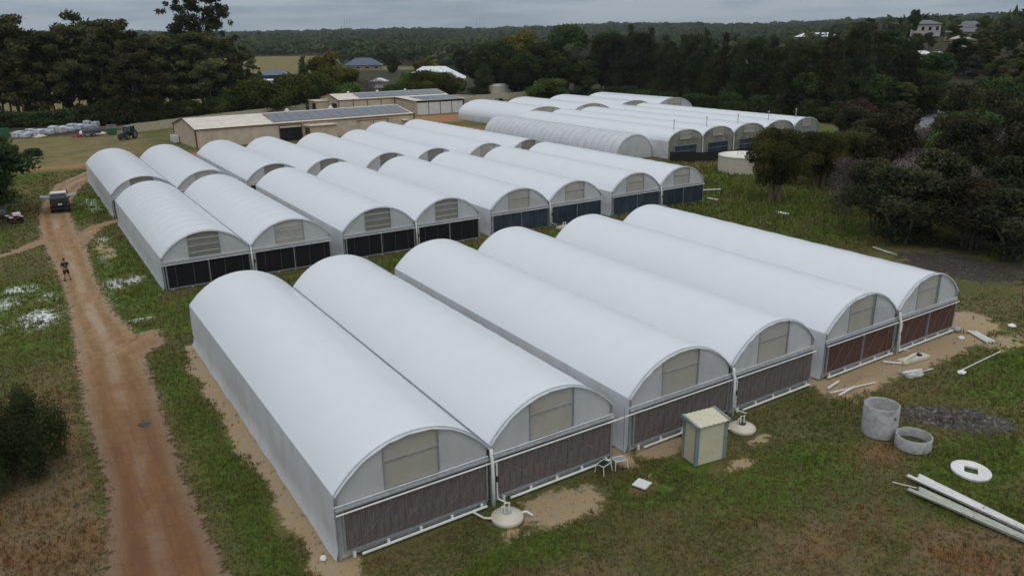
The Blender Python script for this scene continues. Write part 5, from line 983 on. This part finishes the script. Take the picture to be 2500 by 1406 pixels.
for x_, y_, h, w in [(107.9, 227.7, 7.5, 8.5), (109.5, 219.4, 8.3, 10.5), (118, 223.2, 7.6, 11), (128.8, 233.3, 5.3, 6), (114, 228, 8, 9), (101, 226, 4.5, 6)]: plant('bush', 'green tree in front of the white hip-roofed house', x_, y_, h, w, 'trees in front of the white house', 'green_tree')
plant('bright', 'tall yellow-green tree beside the blue-roofed house', 85, 237.1, 14.2, 11, None, 'green_tree'); plant('bright', 'shorter yellow-green tree beside the blue-roofed house', 89, 233.5, 10.4, 9, None, 'green_tree')
for x_, y_, h, w in [(94.9, 228.2, 6.7, 10.1), (102.4, 232.7, 5.7, 8), (98, 240, 6, 9)]: plant('bare', 'bare grey tree left of the white house', x_, y_, h, w, 'bare trees by the white house', 'bare_tree')
plant('bush', 'big bright green bush behind the far back row tunnels', 136.6, 192.5, 6, 12.4, None, 'bush', 'bush')
# stand behind the far tunnels
for k_, x_, y_, h, w in [('dark', 142.8, 228.7, 16.9, 13.5), ('dark', 143, 236.9, 16.3, 11.5), ('dark', 143.7, 246, 13.5, 10), ('bright', 151.9, 230.5, 20.1, 15), ('dark', 151.5, 219.6, 15.7, 13.5), ('dark', 161.7, 216.3, 21.6, 16), ('dark', 152.8, 211.1, 13.6, 12), ('dark', 155.5, 199, 10.6, 9), ('dark', 165.1, 199.7, 19, 13.5), ('dark', 172, 206, 18, 13), ('dark', 178, 218, 17, 13), ('dark', 150, 245, 15, 13), ('dark', 166, 235, 16, 13)]:
    plant(k_, 'broad green tree in the stand behind the far tunnels' if k_ == 'dark' else 'large yellow-green tree in the stand behind the far tunnels', x_, y_, h, w, 'broad trees behind the far tunnels' if k_ == 'dark' else None, 'broad_tree')
for x_, y_, h, w in [(157.6, 206.9, 15.7, 8.6), (160.6, 204.1, 15.9, 7.4)]: plant('greyg', 'grey-green tree standing beside the white barn', x_, y_, h, w, 'grey-green trees by the barn', 'grey_green_tree')
SH = [(158.9, 181.5, 21.5, 10), (157.8, 186.9, 18.3, 10.1), (158.1, 171.5, 20.1, 9.5), (156.1, 163.4, 18.1, 9.6), (155.5, 173.9, 18.8, 9), (157.5, 158.4, 18.1, 9.4), (156.3, 148.8, 19.5, 9.2), (157.1, 153.3, 18, 9.2), (156.2, 142.2, 18.4, 9.8), (153.9, 134.8, 16.6, 9), (153.5, 129.2, 16.9, 8.8), (153.9, 124.6, 16.9, 9), (152.7, 118.9, 16, 8.8), (151.6, 113.5, 15.5, 8.6), (152, 109.5, 14.7, 8.4), (153.2, 106.2, 15.5, 8.6), (159.8, 106.7, 19.5, 8.6), (157.8, 102.3, 15.5, 8), (160.5, 100.2, 14.6, 8), (167.2, 100.5, 14, 8)]
for i in range(16): SH.append((163+6*((i*5) % 3)+random.uniform(-2, 2), 104+5.6*i+random.uniform(-2, 2), 15.5+random.uniform(-2, 2.5), 9.5))
for x_, y_, h, w in SH: plant('she', 'dense dark needle-leaved tree in the belt right of the far tunnels', x_, y_, h, w, 'dark tree belt on the right', 'sheoak_tree')
for i in range(26):
    x_, y_ = 146+random.uniform(-2, 5), 98+i*3.4+random.uniform(-1.5, 1.5); plant('shrub', 'dark undergrowth shrub at the foot of the tree belt', x_, y_, random.uniform(2.5, 4.5), random.uniform(6, 8.5), 'undergrowth of the tree belt', 'shrub', 'shrub')
# trees right of the tank
plant('paper', 'thick-trunked paperbark tree right in front of the cream tank', 70.6, 55.6, 8.0, 6.5, None, 'paperbark_tree'); plant('paper', 'paperbark tree just behind and right of the tank', 82, 58, 6.4, 7.2, None, 'paperbark_tree'); plant('paper', 'second paperbark behind the tank, farther right', 88.5, 58, 6.2, 7.6, None, 'paperbark_tree')
plant('scrub', 'leaning olive tree with dead branches above the long white pipe', 66.6, 40.8, 6.8, 6.5, None, 'olive_tree'); plant('bare', 'dark bare tree beside the leaning olive tree', 73.5, 42.0, 6.2, 6.5, None, 'bare_tree'); plant('twig', 'grey twiggy tree behind the leaning olive tree', 71, 47, 6, 6, None, 'twiggy_tree')
rs = random.Random(5); n_ = 0
for i in range(23):
    for j in range(16):
        x_ = 65.8+i*5.0+rs.uniform(-2.2, 2.2); y_ = 22+j*5.0+rs.uniform(-2.2, 2.2)
        q = math.degrees(math.atan2(x_, y_))
        if q > 71 or q < 50 or y_ > 50+.30*(x_-78) or x_ > 178: continue
        if x_ < 84 and y_ > 47: continue
        if x_ < 78 and (y_ > 40 or y_ < 24): continue
        if 140 < math.hypot(x_, y_) < 235 and 60.6 < q < 63.8: continue
        kd = rs.choice(['scrub', 'scrub', 'twig', 'dark', 'twig', 'shrub', 'scrub', 'bush', 'dark', 'bush'] if x_ > 80 else ['shrub', 'scrub', 'twig', 'twig', 'scrub'])
        h = {'scrub': 6.8, 'dark': 8, 'twig': 5.5, 'shrub': 4.5, 'bush': 5}[kd]*rs.uniform(.85, 1.5)*(1+.003*(x_-78)); w = {'scrub': 7.6, 'dark': 7.5, 'twig': 6, 'shrub': 7.5, 'bush': 6}[kd]*rs.uniform(.85, 1.2)
        lb = {'scrub': 'olive scrub tree in the dark thicket on the right', 'dark': 'taller dark tree in the thicket on the right', 'twig': 'grey twiggy tree in the thicket on the right', 'shrub': 'low dark shrub in the thicket on the right', 'bush': 'green bush in the thicket on the right'}[kd]
        plant(kd, lb, x_, y_, h, w, 'right-hand thicket '+kd, 'scrub_tree' if kd != 'shrub' else 'shrub', 'tree' if kd not in ('shrub', 'bush') else 'shrub')
plant('russet', 'russet-leaved bush at the edge of the tree belt', 143.5, 95, 5.5, 8, None, 'russet_bush', 'bush')
for x_, y_, h, w in [(95, 57, 6, 7.5), (101, 60, 5.6, 7.5), (92, 52, 5.5, 7), (126, 84, 5.5, 8), (132, 80, 6, 8), (138, 84, 5, 7), (118, 74, 5.5, 8), (110, 70, 5.5, 7.5), (102, 66, 5, 7), (95, 62, 6, 7.5)]: plant('scrub', 'olive scrub tree on the grassy edge beyond the tank', x_, y_, h, w, 'scrub beyond the tank', 'scrub_tree')
# left-hand tree and near bush
plant('dark', 'dark spreading tree at the left edge above the quad bike', -3.1, 98.5, 8.8, 8.4, None, 'spreading_tree'); plant('dark', 'lower dark tree at the left edge beside the track', -4.2, 106, 7, 8, None, 'spreading_tree'); plant('shrub', 'dark bush under the spreading left-edge tree', -5.5, 92, 3.2, 6, None, 'bush', 'bush')
plant('wattle', 'dark feathery bush in the dry grass at the left edge', -1.9, 36.6, 3.6, 4.3, None, 'feathery_bush', 'bush'); plant('wattle', 'second feathery bush cut off by the left edge', -4.6, 34.8, 3.2, 4.2, None, 'feathery_bush', 'bush')
for i, (x_, y_, lb) in enumerate(((2.5, 152, 'small dark weed clump on the straw-coloured yard'), (-1, 160, 'low shrub at the left of the straw-coloured yard'))): plant('shrub', lb, x_, y_, 1.2, 3.4, None, 'weed_clump', 'shrub')
# scattered trees between the stands and the distant wood
sc = 0
for i in range(620):
    if sc >= 230: break
    u = rs.uniform(560, 2560) if i % 3 else rs.uniform(1950, 2580); d = (250 if u < 1900 else 185)+rs.random()**1.5*420; x_, y_ = az(u, d); q = math.degrees(math.atan2(x_, y_))
    if d < 300 and u < 1150: continue
    if 2350 < u < 2460 and d < 245: continue
    if u < 1000 and rs.random() < (.75 if d < 560 else .45): continue
    if 600 < u < 830 and 330 < d < 640: continue
    if 800 < u < 960 and 400 < d < 470: continue
    if 960 < u < 1180 and d < 330: continue
    if 1380 < u < 1500 and d < 600: continue
    if 2180 < u < 2460 and 320 < d < 440 and rs.random() < .5: continue
    hill = u > 1750
    kd = rs.choice(['dark', 'dark', 'she', 'dark', 'greyg', 'bright', 'gum'] if not hill else ['dark', 'scrub', 'dark', 'bush', 'gum', 'scrub'])
    h = {'dark': 12, 'she': 13, 'greyg': 11, 'bright': 9, 'gum': 14, 'scrub': 8, 'bush': 7}[kd]*rs.uniform(.75, 1.2)*(.72 if hill else 1); w = h*rs.uniform(.75, 1.05)*(1.15 if kd in ('scrub', 'bush') else .95); sc += 1
    plant(kd, ('tree on the right-hand hillside between the houses' if hill else 'tree scattered between the paddock and the distant wood')+', '+{'dark': 'dark green', 'she': 'dark needle-leaved', 'greyg': 'grey-green', 'bright': 'yellow-green', 'gum': 'tall dull green', 'scrub': 'olive', 'bush': 'mid green'}[kd], x_, y_, h, w, ('hillside trees ' if hill else 'scattered trees ')+kd, 'hillside_tree' if hill else 'scattered_tree')
x_, y_ = az(2125, 300); plant('gum', 'tall loose-crowned gum standing above the right-hand skyline', x_, y_, 13.5, 9, None, 'gum_tree', dz=3); x_, y_ = az(2090, 290); plant('dark', 'dark tree left of the skyline gum', x_, y_, 9, 9, None, 'skyline_tree', dz=2); x_, y_ = az(2175, 310); plant('dark', 'broad dark tree right of the skyline gum', x_, y_, 9, 13, None, 'skyline_tree', dz=2)
x_, y_ = az(2237, 380); plant('dark', 'round lollipop-shaped tree beside the two-storey house', x_, y_, 9.5, 5, None, 'skyline_tree', dz=4)
# the distant wood: one mass
g = np.random.default_rng(77); n = 15000
r = 420*(3600/420)**(g.random(n)**.85); a = np.radians(-4+76*g.random(n)); xx = r*np.sin(a); yy = r*np.cos(a); q = masks(xx, yy); k = (q[7] < .35)&(g.random(n) < .15+.85*sm(480, 800, r)); xx, yy, r = xx[k], yy[k], r[k]; n = len(xx); zz = hz(xx, yy)
hh = (6+6*g.random(n))*(1+.15*g.normal(size=n)).clip(.6, 1.5); ww = hh*(.8+.5*g.random(n))*(1+r/2600); lv = 34; cl = []
c = np.repeat(np.stack([xx, yy, zz+hh*.55, ww*.5, hh*.45, g.random(n)], 1), lv, 0); N_ = len(c); d = g.normal(size=(N_, 3)); d /= np.linalg.norm(d, axis=1)[:, None]; d[:, 2] = np.where(g.random(N_) < .7, abs(d[:, 2]), d[:, 2])
p = c[:, :3]+d*np.stack([c[:, 3], c[:, 3], c[:, 4]], 1)*(.55+.5*g.random((N_, 1))); nr = d+.7*g.normal(size=(N_, 3)); nr /= np.linalg.norm(nr, axis=1)[:, None]; ax_ = np.cross(nr, g.normal(size=(N_, 3))); ax_ /= np.linalg.norm(ax_, axis=1)[:, None]; bx_ = np.cross(nr, ax_); s = (c[:, 3]*.42*(.6+.8*g.random(N_)))[:, None]
V = np.stack([p-ax_*s, p+bx_*s*.7, p+ax_*s], 1).reshape(-1, 3); tt = np.clip(c[:, 5]+.3*(g.random(N_)-.5), 0, 1); T = np.repeat(np.stack([tt, tt, tt, tt*0+1], 1), 3, 0)
tag(link('distant_forest', npmesh('distant_forest', V, np.arange(N_*3).reshape(-1, 3), leafmat('distant_canopy', (.030, .042, .022), (.075, .083, .043)), False, {'tint': T})), 'distant bushland covering the low hills to the skyline', 'forest', None, 'stuff')

# labels: in groups of look-alikes, the place counted from the left singles each one out
def ordinal(n): return str(n)+('th' if 10 < n % 100 < 14 else {1: 'st', 2: 'nd', 3: 'rd'}.get(n % 10, 'th'))
byl = {}
for o in COL.objects:
    if o.parent is None and 'label' in o and 'group' in o: byl.setdefault(o['label'], []).append(o)
for lb, os_ in byl.items():
    if len(os_) < 2: continue
    os_.sort(key=lambda o: math.atan2(o.location.x, o.location.y))
    for i, o in enumerate(os_): o['label'] = lb+', '+ordinal(i+1)+' from left'
HAZE = 0.00005
# ------------------------------------------------------------------ haze
m, t, o = newmat('haze_air'); v = N('ShaderNodeVolumePrincipled', t); v.inputs['Color'].default_value = (.80, .88, .96, 1); v.inputs['Density'].default_value = HAZE; v.inputs['Anisotropy'].default_value = .2
t.links.new(v.outputs[0], o.inputs['Volume']); hzb = MB().box((0, 0, 54), (14600, 14600, 120)).build('haze', m); tag(hzb, 'thin pale haze in the air over the whole valley', 'haze', None, 'stuff')
